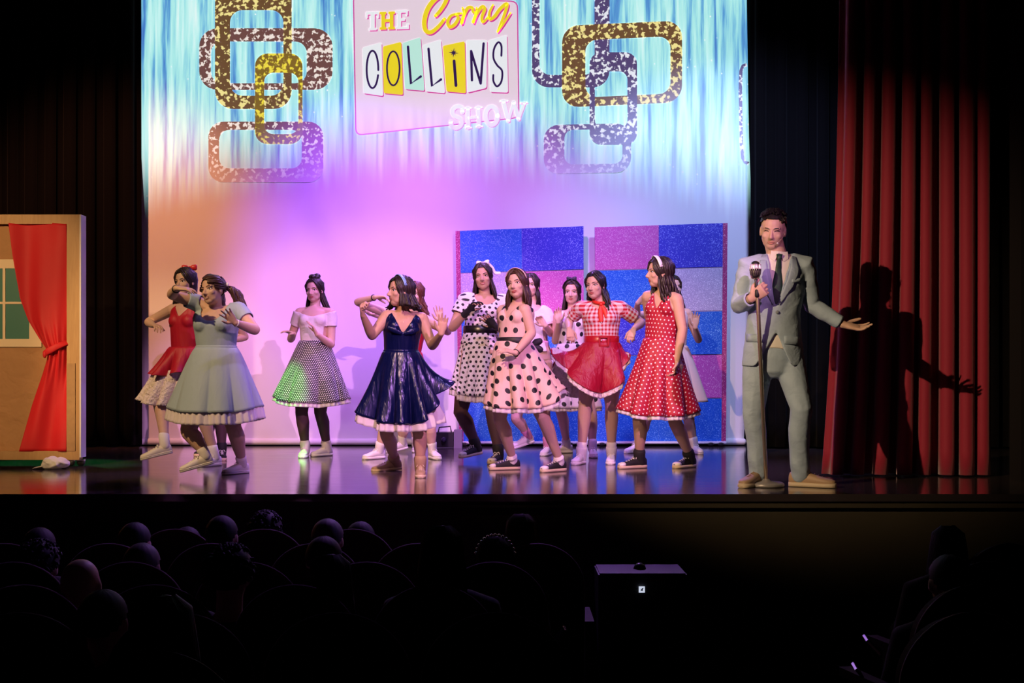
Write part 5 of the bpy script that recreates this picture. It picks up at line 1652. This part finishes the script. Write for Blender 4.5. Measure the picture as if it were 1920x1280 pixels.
# ---- 14: the host in the pale blue suit
def host():
    s = Person('host in a pale blue suit and dark green tie holding a microphone stand', Z6, 8.2, 1.80, .94, True)
    s.spine((228, 250), (208, 520), -8, -4, pelvis=(205, 668), tilt=2)
    s.head((204, 142), -18, -14, -4, .98, -.03)
    s.arm('R', (58, 468, .02), (112, 432, -1), (160, 398, -.05), (.1, .95, 0), 1.05, .02, sh=(98, 300))
    s.arm('L', (372, 462, .04), (505, 545, -.06), (585, 562, -.02), (0, -.4, .9), .25, .28, sh=(338, 295))
    s.leg('R', (120, 920), (142, 1236), -38, kdy=-.03); s.leg('L', (326, 905), (322, 1240), 62, kdy=-.10)
    s.make(SKIN3, LIPM, H_BL, closed=True)
    SUIT = wrinkle(mat('pale_blue_suit', (.35, .46, .58), .7), .35, (7, 7, 9))
    k = s.k
    # shirt, tie
    s.shell('shirt', mat('white_shirt', (.78, .74, .68), .7), .004, n_v(.05, .05), above(-.60))
    g = G()
    cu = (s.hl(0, -.02, -.06) - s.NB).normalized()
    g.loft([(s.NB + cu * z - s.fwd * .002, s.side * r, -s.fwd * (r + .004)) for z, r in ((-.025, .078), (.0, .070), (.022, .066), (.024, .063), (.0, .064))], 28, False)
    for q in (-1, 1):
        a = s.NB + s.fwd * .078 + s.side * .006 * q + s.up * .012
        p0, p1, p2, p3 = a, a + s.side * .045 * q - s.fwd * .022 + s.up * .012, a + s.side * .052 * q - s.up * .035 - s.fwd * .004, a + s.side * .022 * q - s.up * .060 + s.fwd * .016
        n_ = s.fwd * .004
        g.add([p0, p1, p2, p3, p0 + n_, p1 + n_, p2 + n_, p3 + n_], [(0, 1, 2, 3), (4, 5, 6, 7), (0, 1, 5, 4), (1, 2, 6, 5), (2, 3, 7, 6), (3, 0, 4, 7)])
    g.build('collar', mat('white_shirt', (.78, .74, .68), .7), s.root, s.org, False)
    TIE = mat('green_tie', (.012, .045, .035), .5, var=.8, bscale=60)
    c = s.NB + s.fwd * .098 - s.up * .018
    g = G(); g.loft([(c + s.up * .018, s.side * .020, s.fwd * .012), (c - s.up * .018, s.side * .013, s.fwd * .012), (c - s.up * .022, s.side * .014, s.fwd * .008), (c - s.up * .16 + s.fwd * .025, s.side * .030, s.fwd * .006), (c - s.up * .30 + s.fwd * .028, s.side * .036, s.fwd * .006), (c - s.up * .36 + s.fwd * .022, s.side * .004, s.fwd * .005)], 12)
    g.build('tie', TIE, s.root, s.org)
    # jacket
    g = G()
    L = lambda t: lerp(s.WA, s.NB, t)
    pf = s.pside.cross(V((0, 0, 1)))
    hem = s.PV + V((0, 0, -.10))
    def row(p, rx, ry, sd, fw): return (p, sd * rx, -fw * ry)
    rows = [row(hem, .200, .150, s.pside, pf), row(s.PV + V((0, 0, .02)), .190, .145, s.pside, pf), row(lerp(s.PV, s.WA, .6), .176, .134, s.side, s.fwd), row(s.WA + V((0, 0, .02)), .166, .128, s.side, s.fwd),
            row(L(.35), .174, .136, s.side, s.fwd), row(L(.6), .186, .140, s.side, s.fwd), row(L(.8), .190, .124, s.side, s.fwd), row(L(.92), .168, .098, s.side, s.fwd), row(L(.985), .105, .082, s.side, s.fwd), row(L(1.03), .075, .07, s.side, s.fwd)]
    out = []
    for i in range(len(rows) - 1):
        for q in range(3): out.append(tuple(lerp(rows[i][j], rows[i + 1][j], q / 3) for j in range(3)))
    out.append(rows[-1]); g.loft(out, 36)
    for q in 'RL':
        S_, E, Wr = s.arm_pts(q)
        g.tube([lerp(s.NB, S_, .55) - s.up * .01, S_ + s.up * .008, lerp(S_, E, .35), lerp(S_, E, .75), E, lerp(E, Wr, .3), lerp(E, Wr, .65), lerp(E, Wr, .93)], [.066, .074, .066, .057, .055, .054, .048, .045], 18)
    me = remesh(g, .008, 0, 4); co, fs = arrays(me); bpy.data.meshes.remove(me)
    rel = co - np.array(s.NB); a = rel @ np.array(s.side); b = rel @ np.array(s.fwd); c_ = rel @ np.array(s.up)
    but = -.34
    vneck = (b > .0) & (c_ > but) & (np.abs(a - .0) < (c_ - but) * .20 + .002)
    cut = (b > 0) & (c_ < -.49) & (np.abs(a - .015) < np.clip(-.49 - c_, 0, 1) ** 1.15 * .62)
    hemc = (rel @ np.array(V((0, 0, 1)))) < (hem.z - s.NB.z) + .015
    ends = np.zeros(len(co), bool)
    for q in 'RL':
        S_, E, Wr = s.arm_pts(q); d = (Wr - E); Ln = d.length; d.normalize()
        r0 = co - np.array(E); al = r0 @ np.array(d); rad = np.linalg.norm(r0 - al[:, None] * np.array(d), axis=1)
        ends |= (rad < .075) & (al > Ln * .93 + .006)
    keep = ~vneck & ~cut & ~hemc & ~ends & (c_ < .03)
    # sleeve wrinkles near the elbow and loose drape of the body
    wob = .0035 * np.sin(co[:, 2] * 70 + co[:, 0] * 35) + .003 * np.sin(co[:, 0] * 60 - co[:, 2] * 38)
    co = co + (rel / np.maximum(np.linalg.norm(rel, axis=1), .1)[:, None]) * wob[:, None]
    g2 = G(); idx = {}
    for f in fs:
        if all(keep[i] for i in f):
            for i in f:
                if i not in idx: idx[i] = len(g2.v); g2.v.append(tuple(co[i]))
            g2.f.append(tuple(idx[i] for i in f))
    relax_rim(g2, 30)
    jk = g2.build('jacket', SUIT, s.root, s.org)
    sl = jk.modifiers.new('thickness', 'SOLIDIFY'); sl.thickness = .006; sl.offset = -1
    bvh = BVHTree.FromPolygons([V(p) for p in co], fs)
    def onj(x, z, out=.006):
        o = s.NB + s.side * x + s.up * z + s.fwd * .5
        h = bvh.ray_cast(o, -s.fwd)
        p = h[0] if h[0] is not None else s.NB + s.side * x + s.up * z + s.fwd * .13
        return p + s.fwd * out
    for q in (-1, 1):
        inner = [(.080, -.005), (.074, -.08), (.056, -.17), (.034, -.235), (.012, -.315)]
        outer = [(.105, -.01), (.128, -.085), (.132, -.105), (.100, -.20), (.020, -.325)]
        notch = [(.118, -.05)]
        g = G(); v = []; n = 6
        for (xi, zi), (xo, zo) in zip(inner, outer):
            for j in range(n): t = j / (n - 1); v.append(onj(q * lerp(xi, xo, t), lerp(zi, zo, t), .007 + .004 * math.sin(PI * t)))
        m_ = len(inner)
        g.add(v, [(i*n + j, (i+1)*n + j, (i+1)*n + j + 1, i*n + j + 1) for i in range(m_ - 1) for j in range(n - 1)])
        o = g.build('lapel', SUIT, jk, s.org); sl = o.modifiers.new('thickness', 'SOLIDIFY'); sl.thickness = .006; sl.offset = 0
    def patch(name, xs, z0, z1, dz=0.0, m_=SUIT):
        g = G(); v = []; n = 7
        for z in (z0, (z0 + z1) / 2, z1):
            for j in range(n): t = j / (n - 1); v.append(onj(lerp(xs[0], xs[1], t), z + dz * t, .007))
        g.add(v, [(i*n + j, (i+1)*n + j, (i+1)*n + j + 1, i*n + j + 1) for i in range(2) for j in range(n - 1)])
        o = g.build(name, m_, jk, s.org); sl = o.modifiers.new('thickness', 'SOLIDIFY'); sl.thickness = .006; sl.offset = 0
    patch('breast_pocket', (.085, .145), -.155, -.180, .012)
    patch('pocket_flap', (-.165, -.055), -.515, -.565); patch('pocket_flap', (.065, .165), -.515, -.565)
    bt = onj(.012, but - .03, .008); G().ell(bt, s.side * .011, s.fwd * .004, s.up * .011, 12, 6).build('button', mat('button_grey', (.18, .22, .24), .4), jk, s.org)
    # trousers
    g = G()
    g.loft([(s.PV + V((0, 0, -.16)), s.pside * .06, -pf * .07), (s.PV + V((0, 0, -.12)), s.pside * .135, -pf * .110), (s.PV + V((0, 0, -.03)), s.pside * .170, -pf * .122), (s.PV + V((0, 0, .06)), s.pside * .162, -pf * .118), (s.WA + V((0, 0, .02)), s.pside * .150, -pf * .112)], 28)
    for q in 'RL':
        hp, kn, an, gr, d, pi_ = s.Lg[q]
        cuff = an + V((0, 0, -.02))
        pts = [hp + V((0, 0, .02)), lerp(hp, kn, .35), lerp(hp, kn, .75), kn, lerp(kn, cuff, .3) - d * .012, lerp(kn, cuff, .65) - d * .01, lerp(kn, cuff, .92), cuff]
        g.tube(pts, [.098, .092, .078, .070, .068, .064, .062, .063], 20)
        # pressed crease down the front
        pd = (pf * .6 + d * .4).normalized()
        g.tube([p + pd * r for p, r in zip(pts[1:], (.087, .074, .066, .064, .060, .058, .058))], .008, 8)
    me = remesh(g, .009, 0, 4)
    co, fs = arrays(me)
    w = .006 * np.sin(co[:, 2] * 42 + co[:, 0] * 30 + 1.5 * np.sin(co[:, 2] * 9)) * np.clip((.75 - co[:, 2]) * 2, .2, 1)
    me.vertices.foreach_set('co', (co + np.stack([w * .5, w, 0 * w], 1)).ravel().astype(np.float32))
    me.transform(Matrix.Translation(-s.org)); finish('trousers', me, SUIT, s.root)
    s.shoes(TAN, CSOLE, 'plain', lace=mat('lace_brown', (.25, .15, .09), .7), sock=BSOCK, sockh=.05)
    # short dark hair
    rnd = random.Random(5); g = G(); inf = 1.10
    NA, NB_ = 48, 22; v = []; keep = []
    for i in range(NB_ + 1):
        t = PI * i / NB_
        for j in range(NA):
            a = 2 * PI * j / NA; gr = 1 + .02 * math.sin(a * 17 + 3 * math.sin(t * 4))
            x, y, z = .072 * inf * gr * math.sin(t) * math.sin(a), -.014 + .092 * inf * gr * math.sin(t) * math.cos(a), .028 + .082 * inf * gr * math.cos(t) * 1.06
            v.append(s.hl(x, y, z)); lim = .55 * (y + .014) + .025 if y > -.014 else .025 + 1.15 * (y + .014)
            keep.append(z > max(lim, -.075))
    g.add(v, [q for q in ((i*NA + j, (i+1)*NA + j, (i+1)*NA + (j+1) % NA, i*NA + (j+1) % NA) for i in range(NB_) for j in range(NA)) if all(keep[x] for x in q)])
    for i in range(150):
        x = rnd.uniform(-.06, .06); y = rnd.uniform(-.09, .045)
        p = V(s.skull_top(x, y, 1.09)); dv = V((.35 * x / .06 + rnd.uniform(-.3, .3), .55 + rnd.uniform(-.2, .3), .30))
        a = s.hl(*p); e = s.hv(*(dv * .038))
        g.tube([a, a + e * .6 + s.hv(0, 0, .008), a + e + s.hv(0, 0, -.004)], [.008, .007, .002], 6, cap=False)
    g.build('hair', H_BL, s.root, s.org)
    # head-worn microphone on the cheek
    a = s.hl(.066, .03, -.03); b = s.hl(.040, .092, -.062)
    G().tube(smoothpath([s.hl(.078, -.005, .01), a, b], 4), .0022, 6).build('headset_wire', mat('beige_wire', (.5, .36, .26), .5), s.root, s.org)
    G().ell(b, (.006, 0, 0), (0, .006, 0), (0, 0, .006), 10, 8).build('headset_tip', WSOLE, s.root, s.org)
    return s
HOST = host()

# microphone on its round-based stand
yb2 = GY(912)
MS = thing('microphone_stand', W(1436.5, 912, yb2), 'vintage chrome microphone on a tall stand with a round base before the host', 'microphone')
CHR = mat('brushed_chrome', (.62, .58, .52), .28, 1.0)
c = MS.location.copy(); c.z = 0
G().loft([(c + V((0, 0, z)), V((r, 0, 0)), V((0, r, 0))) for z, r in ((.002, .112), (.008, .116), (.022, .114), (.030, .100), (.036, .03), (.05, .018))], 40).build('base', mat('grey_enamel', (.36, .34, .34), .35, .3), MS, MS.location)
S_, E, Wr, T_, *_ = HOST.A['R']
top = W(1416.5, 532, Wr.y - .03)
low = c + V((0, 0, .04))
mid = W(1420, 548, Wr.y - .035)
G().tube([low, lerp(low, mid, .5), mid], .0125, 14).build('pole', mat('warm_steel', (.62, .50, .38), .32, .9), MS, MS.location)
neck = W(1417, 524, mid.y)
G().tube([mid - V((0, 0, .02)), mid + V((0, 0, .01))], .017, 14).build('clutch', BLKS, MS, MS.location)
G().tube([mid, lerp(mid, neck, .5), neck], .009, 12).build('swivel', mat('black_metal', (.015, .015, .017), .4), MS, MS.location)
h = W(1416, 506, mid.y)
mo = G().loft([(h + V((0, 0, z)), V((r, 0, 0)), V((0, r * 1.15, 0))) for z, r in ((-.058, .014), (-.052, .024), (-.035, .030), (0, .0325), (.03, .031), (.048, .024), (.056, .012))], 24).build('microphone_head', CHR, MS, MS.location)
for i in range(9):
    a = PI + PI * (i + .5) / 9
    G().tube([h + V((math.cos(a) * .031, math.sin(a) * .0357, -.030)), h + V((math.cos(a) * .0345, math.sin(a) * .0395, 0)), h + V((math.cos(a) * .032, math.sin(a) * .0365, .034))], .0028, 6).build('grille_bar', CHR, mo, MS.location)
G().loft([(h + V((0, 0, z)), V((r, 0, 0)), V((0, r * 1.15, 0))) for z, r in ((-.006, .0335), (-.005, .036), (.005, .036), (.006, .0335))], 24).build('band', BLKP, mo, MS.location)

# ================================================================== AUDIENCE
FZ0 = -1.15
ROWS = [(6.35, 'front row', 0.0), (5.58, 'second row', .02), (4.85, 'third row', .04), (4.12, 'fourth row', .07)]
LROWS = [(6.95, 'foremost row', 0.0)] + ROWS + [(3.42, 'nearest row', .10)]
SEATR = mat('dark_red_plush', (.075, .012, .014), .8, sheen=.15); SEATW = mat('seat_wood', (.022, .010, .008), .7, spec=.2); SEATM = mat('seat_iron', (.02, .02, .02), .5)
def arch(w, z0, z1, n=24):
    """half width w, rounded top"""
    pts = [(-w, z0)]
    zs = z1 - w * .95
    for i in range(n + 1):
        a = PI - PI * i / n
        pts.append((w * math.cos(a), zs + w * .95 * math.sin(a)))
    return pts + [(w, z0)]
def seat_proto():
    r = bpy.data.objects.new('theatre_seat', None); COL.objects.link(r); r.empty_display_size = .1
    lean = Matrix.Rotation(math.radians(7), 4, 'X')
    def part(name, g, m, sm=True, T_=None):
        o = g.build(name, m, r, None, sm)
        if T_ is not None: o.data.transform(T_)
        return o
    tr = Matrix.Translation((0, -.22, .40)) @ lean @ Matrix.Translation((0, .22, -.40))
    part('back_shell', G().prism(arch(.225, .30, 1.035), -.255, -.225), SEATW, False, tr)
    part('back_cushion', G().prism(arch(.205, .36, 1.01), -.224, -.16), SEATR, False, tr)
    g = G(); p = arch(.225, .32, 1.035)
    g.tube([(x, -.24, z) for x, z in p], .013, 8); part('rim', g, SEATR, True, tr)
    bm = G(); bm.ell((0, .03, .42), (.22, 0, 0), (0, .23, 0), (0, 0, .06), 24, 10); part('seat_cushion', bm, SEATR)
    for q in (-1, 1):
        g = G(); g.obox((.262 * q, -.02, .62), (.026, 0, 0), (0, .20, 0), (0, 0, .018)); part('armrest', g, SEATW, False)
        g = G(); g.obox((.262 * q, -.06, .30), (.018, 0, 0), (0, .12, 0), (0, 0, .30)); part('side_stand', g, SEATM, False)
    return r
PROTO = seat_proto(); used_proto = []
def seat(x, Y, zf, rot, label, group):
    if not used_proto: r = PROTO; used_proto.append(1)
    else:
        r = PROTO.copy(); COL.objects.link(r)
        for ch in PROTO.children:
            c = ch.copy(); COL.objects.link(c); c.parent = r
    r.location = (x, Y, zf); r.rotation_euler = (0, 0, math.radians(rot))
    tag(r, label, 'seat', group)
ORD = ['first', 'second', 'third', 'fourth', 'fifth', 'sixth', 'seventh', 'eighth', 'ninth']
lay = [[336, 500, 665], [22, 214, 404, 594, 786, 1006], [40, 255, 470, 692, 925], [60, 300, 560, 815], [55, 345, 638, 930], [300]]
for (Y, rn, dz), xs in zip(LROWS, lay):
    for i, px in enumerate(xs):
        seat(W(px, 0, Y).x, Y + .24, FZ0 + dz, 0, f'dark red round-topped theatre seat in the {rn}, {ORD[i]} from the left', 'theatre seats in the left block')
for (Y, rn, dz), px in zip(ROWS, (1850, 1806, 1776, 1762)):
    seat(W(px, 0, Y).x, Y + .24, FZ0 + dz, 14, f'dark red round-topped theatre seat at the right aisle, {rn}', 'theatre seats in the right block')

AHAIR = {'dark': mat('audience_hair_dark', (.008, .006, .006), .65, spec=.25), 'brown': mat('audience_hair_brown', (.045, .018, .012), .6, spec=.25), 'grey': mat('audience_hair_grey', (.09, .075, .075), .6, spec=.25)}
ACL = [mat('audience_cloth_navy', (.012, .014, .028), .9), mat('audience_cloth_charcoal', (.016, .015, .016), .9), mat('audience_cloth_maroon', (.035, .010, .012), .9)]
def spectator(px, top, Y, label, hair='dark', style='short', size=1.0, cl=0, zf=FZ0, turn=0, lean=0.0):
    """seated onlooker facing the stage; top is the image row of the crown"""
    ztop = W(px, top, Y).z; x = W(px, top, Y).x; k = size
    hip = V((x, Y + .16, zf + .50)); neck = V((x, Y + .10, ztop - .27 * k))
    r = thing('person', (x, Y + .2, zf), label, 'person', 'audience watching from the seats')
    org = r.location
    hc = V((x + lean, Y + .12, ztop - .115 * k))
    a = math.radians(turn); fw = V((math.sin(a), math.cos(a), 0)); sd = V((math.cos(a), -math.sin(a), 0)); up = V((0, 0, 1))
    g = G()
    for c, rad in (((0, -.012, .02), (.073, .093, .084)), ((0, .02, -.035), (.058, .062, .072)), ((0, .045, -.085), (.03, .03, .024)), ((0, .088, -.03), (.014, .014, .014))):
        g.ell(hc + (sd * c[0] + fw * c[1] + up * c[2]) * k, sd * rad[0] * k, fw * rad[1] * k, up * rad[2] * k, 18, 12)
    for q in (-1, 1): g.ell(hc + sd * .075 * q * k - up * .01, sd * .008, fw * .018, up * .03, 10, 8)
    g.tube([neck - V((0, 0, .04)), hc + V((0, 0, -.05)) * k], .052 * k, 14)
    X = V((1, 0, 0)); Yv = V((0, 1, 0))
    g.loft([(hip + V((0, 0, -.08)), X * .15, Yv * .11), (hip, X * .17, Yv * .12), (lerp(hip, neck, .4), X * .14 * k, Yv * .10), (lerp(hip, neck, .75), X * .165 * k, Yv * .11), (lerp(hip, neck, .92), X * .13 * k, Yv * .085), (neck, X * .06 * k, Yv * .06)], 24)
    for q in (-1, 1):
        S_ = neck + V((.17 * q * k, 0, -.06)); E = S_ + V((.05 * q, .05, -.25)); H_ = E + V((-.10 * q, .20, .02))
        g.tube([neck + V((.08 * q, 0, -.03)), S_, lerp(S_, E, .5), E], [.05, .058 * k, .048, .042], 14)
        g.tube([E, lerp(E, H_, .5), H_], [.042, .036, .026], 12)
        g.ell(H_ + V((-.02 * q, .05, 0)), X * .035, Yv * .05, up * .02, 12, 8)
        for f_ in range(4): g.tube([H_ + V((-.04 * q + .019 * f_ * q - .008, .075, 0)), H_ + V((-.04 * q + .019 * f_ * q - .008, .12, -.01)), H_ + V((-.04 * q + .019 * f_ * q - .008, .14, -.03))], .008, 8)
        g.tube([H_ + V((-.03 * q, .03, 0)), H_ + V((-.065 * q, .07, 0))], .011, 8)
        kn = hip + V((.10 * q, .40, -.02)); ft = V((kn.x, kn.y + .02, zf + .08))
        g.tube([hip + V((.09 * q, 0, -.02)), lerp(hip + V((.09 * q, 0, 0)), kn, .6), kn], [.085, .075, .058], 14)
        g.tube([kn, lerp(kn, ft, .4), ft], [.056, .050, .035], 12)
        g.tube([ft + V((0, -.03, -.03)), ft + V((0, .15, -.045))], [.035, .03], 10)
    me = remesh(g, .011, .01, 3); me.transform(Matrix.Translation(-org))
    finish('body', me, SKIN3, r)
    # dark top: torso and sleeves
    g = G()
    g.loft([(hip + V((0, 0, -.08)), X * .165, Yv * .125), (hip, X * .185, Yv * .135), (lerp(hip, neck, .4), X * .155 * k, Yv * .115), (lerp(hip, neck, .75), X * .18 * k, Yv * .125), (lerp(hip, neck, .92), X * .145 * k, Yv * .10), (neck + V((0, 0, -.005)), X * .072 * k, Yv * .07)], 24)
    for q in (-1, 1):
        S_ = neck + V((.17 * q * k, 0, -.06)); E = S_ + V((.05 * q, .05, -.25)); H_ = E + V((-.10 * q, .20, .02))
        g.tube([neck + V((.08 * q, 0, -.03)), S_, lerp(S_, E, .5), E, lerp(E, H_, .8)], [.062, .070 * k, .060, .054, .042], 14)
        kn = hip + V((.10 * q, .40, -.02)); ft = V((kn.x, kn.y + .02, zf + .10))
        g.tube([hip + V((.09 * q, 0, -.02)), kn], [.098, .07], 14); g.tube([kn, ft], [.068, .055], 12)
    me = remesh(g, .014, .02, 3); me.transform(Matrix.Translation(-org))
    finish('clothes', me, ACL[cl % 3], r)
    # hair
    rnd = random.Random(int(px)); g = G(); inf = 1.12 if style != 'bald' else 1.03
    if style != 'bald':
        NA, NB_ = 36, 18; v = []; keep = []
        for i in range(NB_ + 1):
            t = PI * i / NB_
            for j in range(NA):
                a_ = 2 * PI * j / NA; gr = 1 + (.05 * rnd.random() if style == 'curly' else .012 * math.sin(a_ * 15))
                gr *= 1.12 if style == 'curly' else 1
                lx, ly, lz = .073 * inf * gr * math.sin(t) * math.sin(a_), -.012 + .093 * inf * gr * math.sin(t) * math.cos(a_), .02 + .084 * inf * gr * math.cos(t)
                v.append(hc + (sd * lx + fw * ly + up * lz) * k); keep.append(lz > max(.7 * (ly + .012) + .02, -.09))
        g.add(v, [q for q in ((i*NA + j, (i+1)*NA + j, (i+1)*NA + (j+1) % NA, i*NA + (j+1) % NA) for i in range(NB_) for j in range(NA)) if all(keep[z] for z in q)])
        if style == 'curly':
            # loose curls break the outline
            for i in range(170):
                t = rnd.uniform(.05, 1.75); a_ = rnd.uniform(0, 2 * PI); e_ = inf * (1.12 if style == 'curly' else 1)
                n_ = sd * math.sin(t) * math.sin(a_) + fw * math.sin(t) * math.cos(a_) + up * math.cos(t)
                lx, ly, lz = .073 * e_ * math.sin(t) * math.sin(a_), -.012 + .093 * e_ * math.sin(t) * math.cos(a_), .02 + .084 * e_ * math.cos(t)
                if lz < max(.7 * (ly + .012) + .03, -.08): continue
                p_ = hc + (sd * lx + fw * ly + up * lz) * k
                tw = (sd * rnd.uniform(-1, 1) + fw * rnd.uniform(-1, 1)) * .6 - up * .5
                h_ = .024
                g.tube([p_ - n_ * .004, p_ + n_ * h_ * .4 + tw * h_ * .4, p_ + n_ * h_ * .5 + tw * h_ * 1.1], [.009, .008, .003], 6, cap=False)
        if style == 'long':
            for i in range(46):
                ph = math.radians(lerp(60, 300, i / 45)); ln = rnd.uniform(.20, .27)
                e = hc + (sd * .078 * math.sin(ph) + fw * (-.012 + .10 * math.cos(ph))) * k
                t0_ = hc + (sd * .03 * math.sin(ph) + fw * (.03 * math.cos(ph) - .01) + up * .112) * k
                m1 = hc + (sd * .068 * math.sin(ph) + fw * (.085 * math.cos(ph) - .012) + up * .075) * k
                g.tube([t0_, m1, e, e - up * ln * .5 + (sd * math.sin(ph) + fw * math.cos(ph)) * .015, e - up * ln], [.006, .010, .011, .011, .004], 6, cap=False)
        g.build('hair', AHAIR[hair], r, org)
    return r
A = spectator
Y1, Y2, Y3, Y4 = (r[0] for r in ROWS)
Y0, Y5 = 6.95, 3.42
Z2_, Z3_, Z4_, Z5_ = (FZ0 + d for d in (.02, .04, .07, .10))
A(341, 991, Y0, 'seated spectator in the foremost row, leftmost of three', cl=2, size=.95)
A(490, 966, Y0, 'seated spectator in the foremost row, middle of three', style='curly', cl=1)
A(671, 981, Y0, 'seated spectator in the foremost row, rightmost of three', cl=2)
A(58, 993, Y1, 'seated spectator in the front row, first from the left', cl=1)
A(240, 983, Y1, 'seated spectator in the front row, second from the left')
A(406, 970, Y1, 'seated spectator in the front row, third from the left')
A(608, 976, Y1, 'seated spectator in the front row, fourth from the left', hair='grey')
A(978, 967, Y1, 'seated spectator at the right end of the front row, head high against the stage', hair='brown', style='long', cl=1)
A(55, 1023, Y2, 'seated spectator in the second row, first from the left', style='curly', zf=Z2_)
A(252, 1023, Y2, 'seated spectator in the second row, second from the left', hair='grey', zf=Z2_)
A(600, 1010, Y2, 'seated spectator in the second row, third from the left', zf=Z2_, cl=1)
hb = A(928, 1011, Y2, 'seated spectator wearing a sparkling headband in the second row', style='long', zf=Z2_, cl=2)
A(132, 1050, Y3, 'seated spectator in the third row, first from the left', style='bald', zf=Z3_, size=.98)
A(418, 1033, Y3, 'seated spectator in the third row, second from the left', style='curly', zf=Z3_, cl=1)
A(612, 1046, Y3, 'seated spectator in the third row, third from the left', style='long', zf=Z3_)
A(825, 991, Y3, 'seated spectator in the third row, nearest the middle aisle', style='long', zf=Z3_)
A(172, 1115, Y4, 'seated spectator alone in the fourth row, far left', zf=Z4_, cl=2)
A(284, 1128, Y5, 'seated spectator in the nearest row at the left', style='long', size=1.05, zf=Z5_)
A(1800, 1046, Y3, 'seated spectator in dark clothes by the right aisle in the third row', zf=Z3_, cl=1)
A(1792, 990, Y1, 'seated spectator in dark clothes by the right aisle in the front row', style='long', cl=2)
# sparkling headband: a ring of small stones
c = W(928, 1011, Y2); hc = V((c.x, Y2 + .12, c.z - .115)); g = G()
for i in range(15):
    a = math.radians(-78 + 156 * i / 14)
    p = hc + V((.088 * math.sin(a), -.02, .02 + .102 * math.cos(a))); g.ell(p, (.007, 0, 0), (0, .007, 0), (0, 0, .007), 8, 6)
g.build('jewelled_headband', mat('rhinestone', (.85, .85, .9), .08, 1.0), hb, hb.location)
# phones held low by two spectators
PH = mat('phone_edge', (.6, .6, .68), .2, 1.0)
for (a, b, Y, lab) in (((1040, 1203), (1060, 1177), 5.2, 'phone held upright beside the left block of seats, catching blue light'), ((1622, 1195), (1647, 1222), 4.6, 'phone with a violet-lit edge held by the right aisle'), ((1601, 1248), (1615, 1265), 4.2, 'phone at the lower right catching a pale light')):
    p, q = W(*a, Y), W(*b, Y); d = (q - p); L_ = d.length; d.normalize()
    n = d.cross(V((0, 1, 0))).normalized()
    r = thing('smartphone', (p + q) / 2, lab, 'phone')
    wv = (V((0, 1, 0)) * .8 + n * .1).normalized()
    t_ = d.cross(wv).normalized()
    G().obox((p + q) / 2, d * L_ / 2, wv * .036, t_ * .004).build('case', PH, r, r.location, False)
    G().obox((p + q) / 2 + t_ * .0045, d * L_ * .46, wv * .032, t_ * .0006).build('screen', mat('phone_glass', (.01, .01, .012), .05), r, r.location, False)
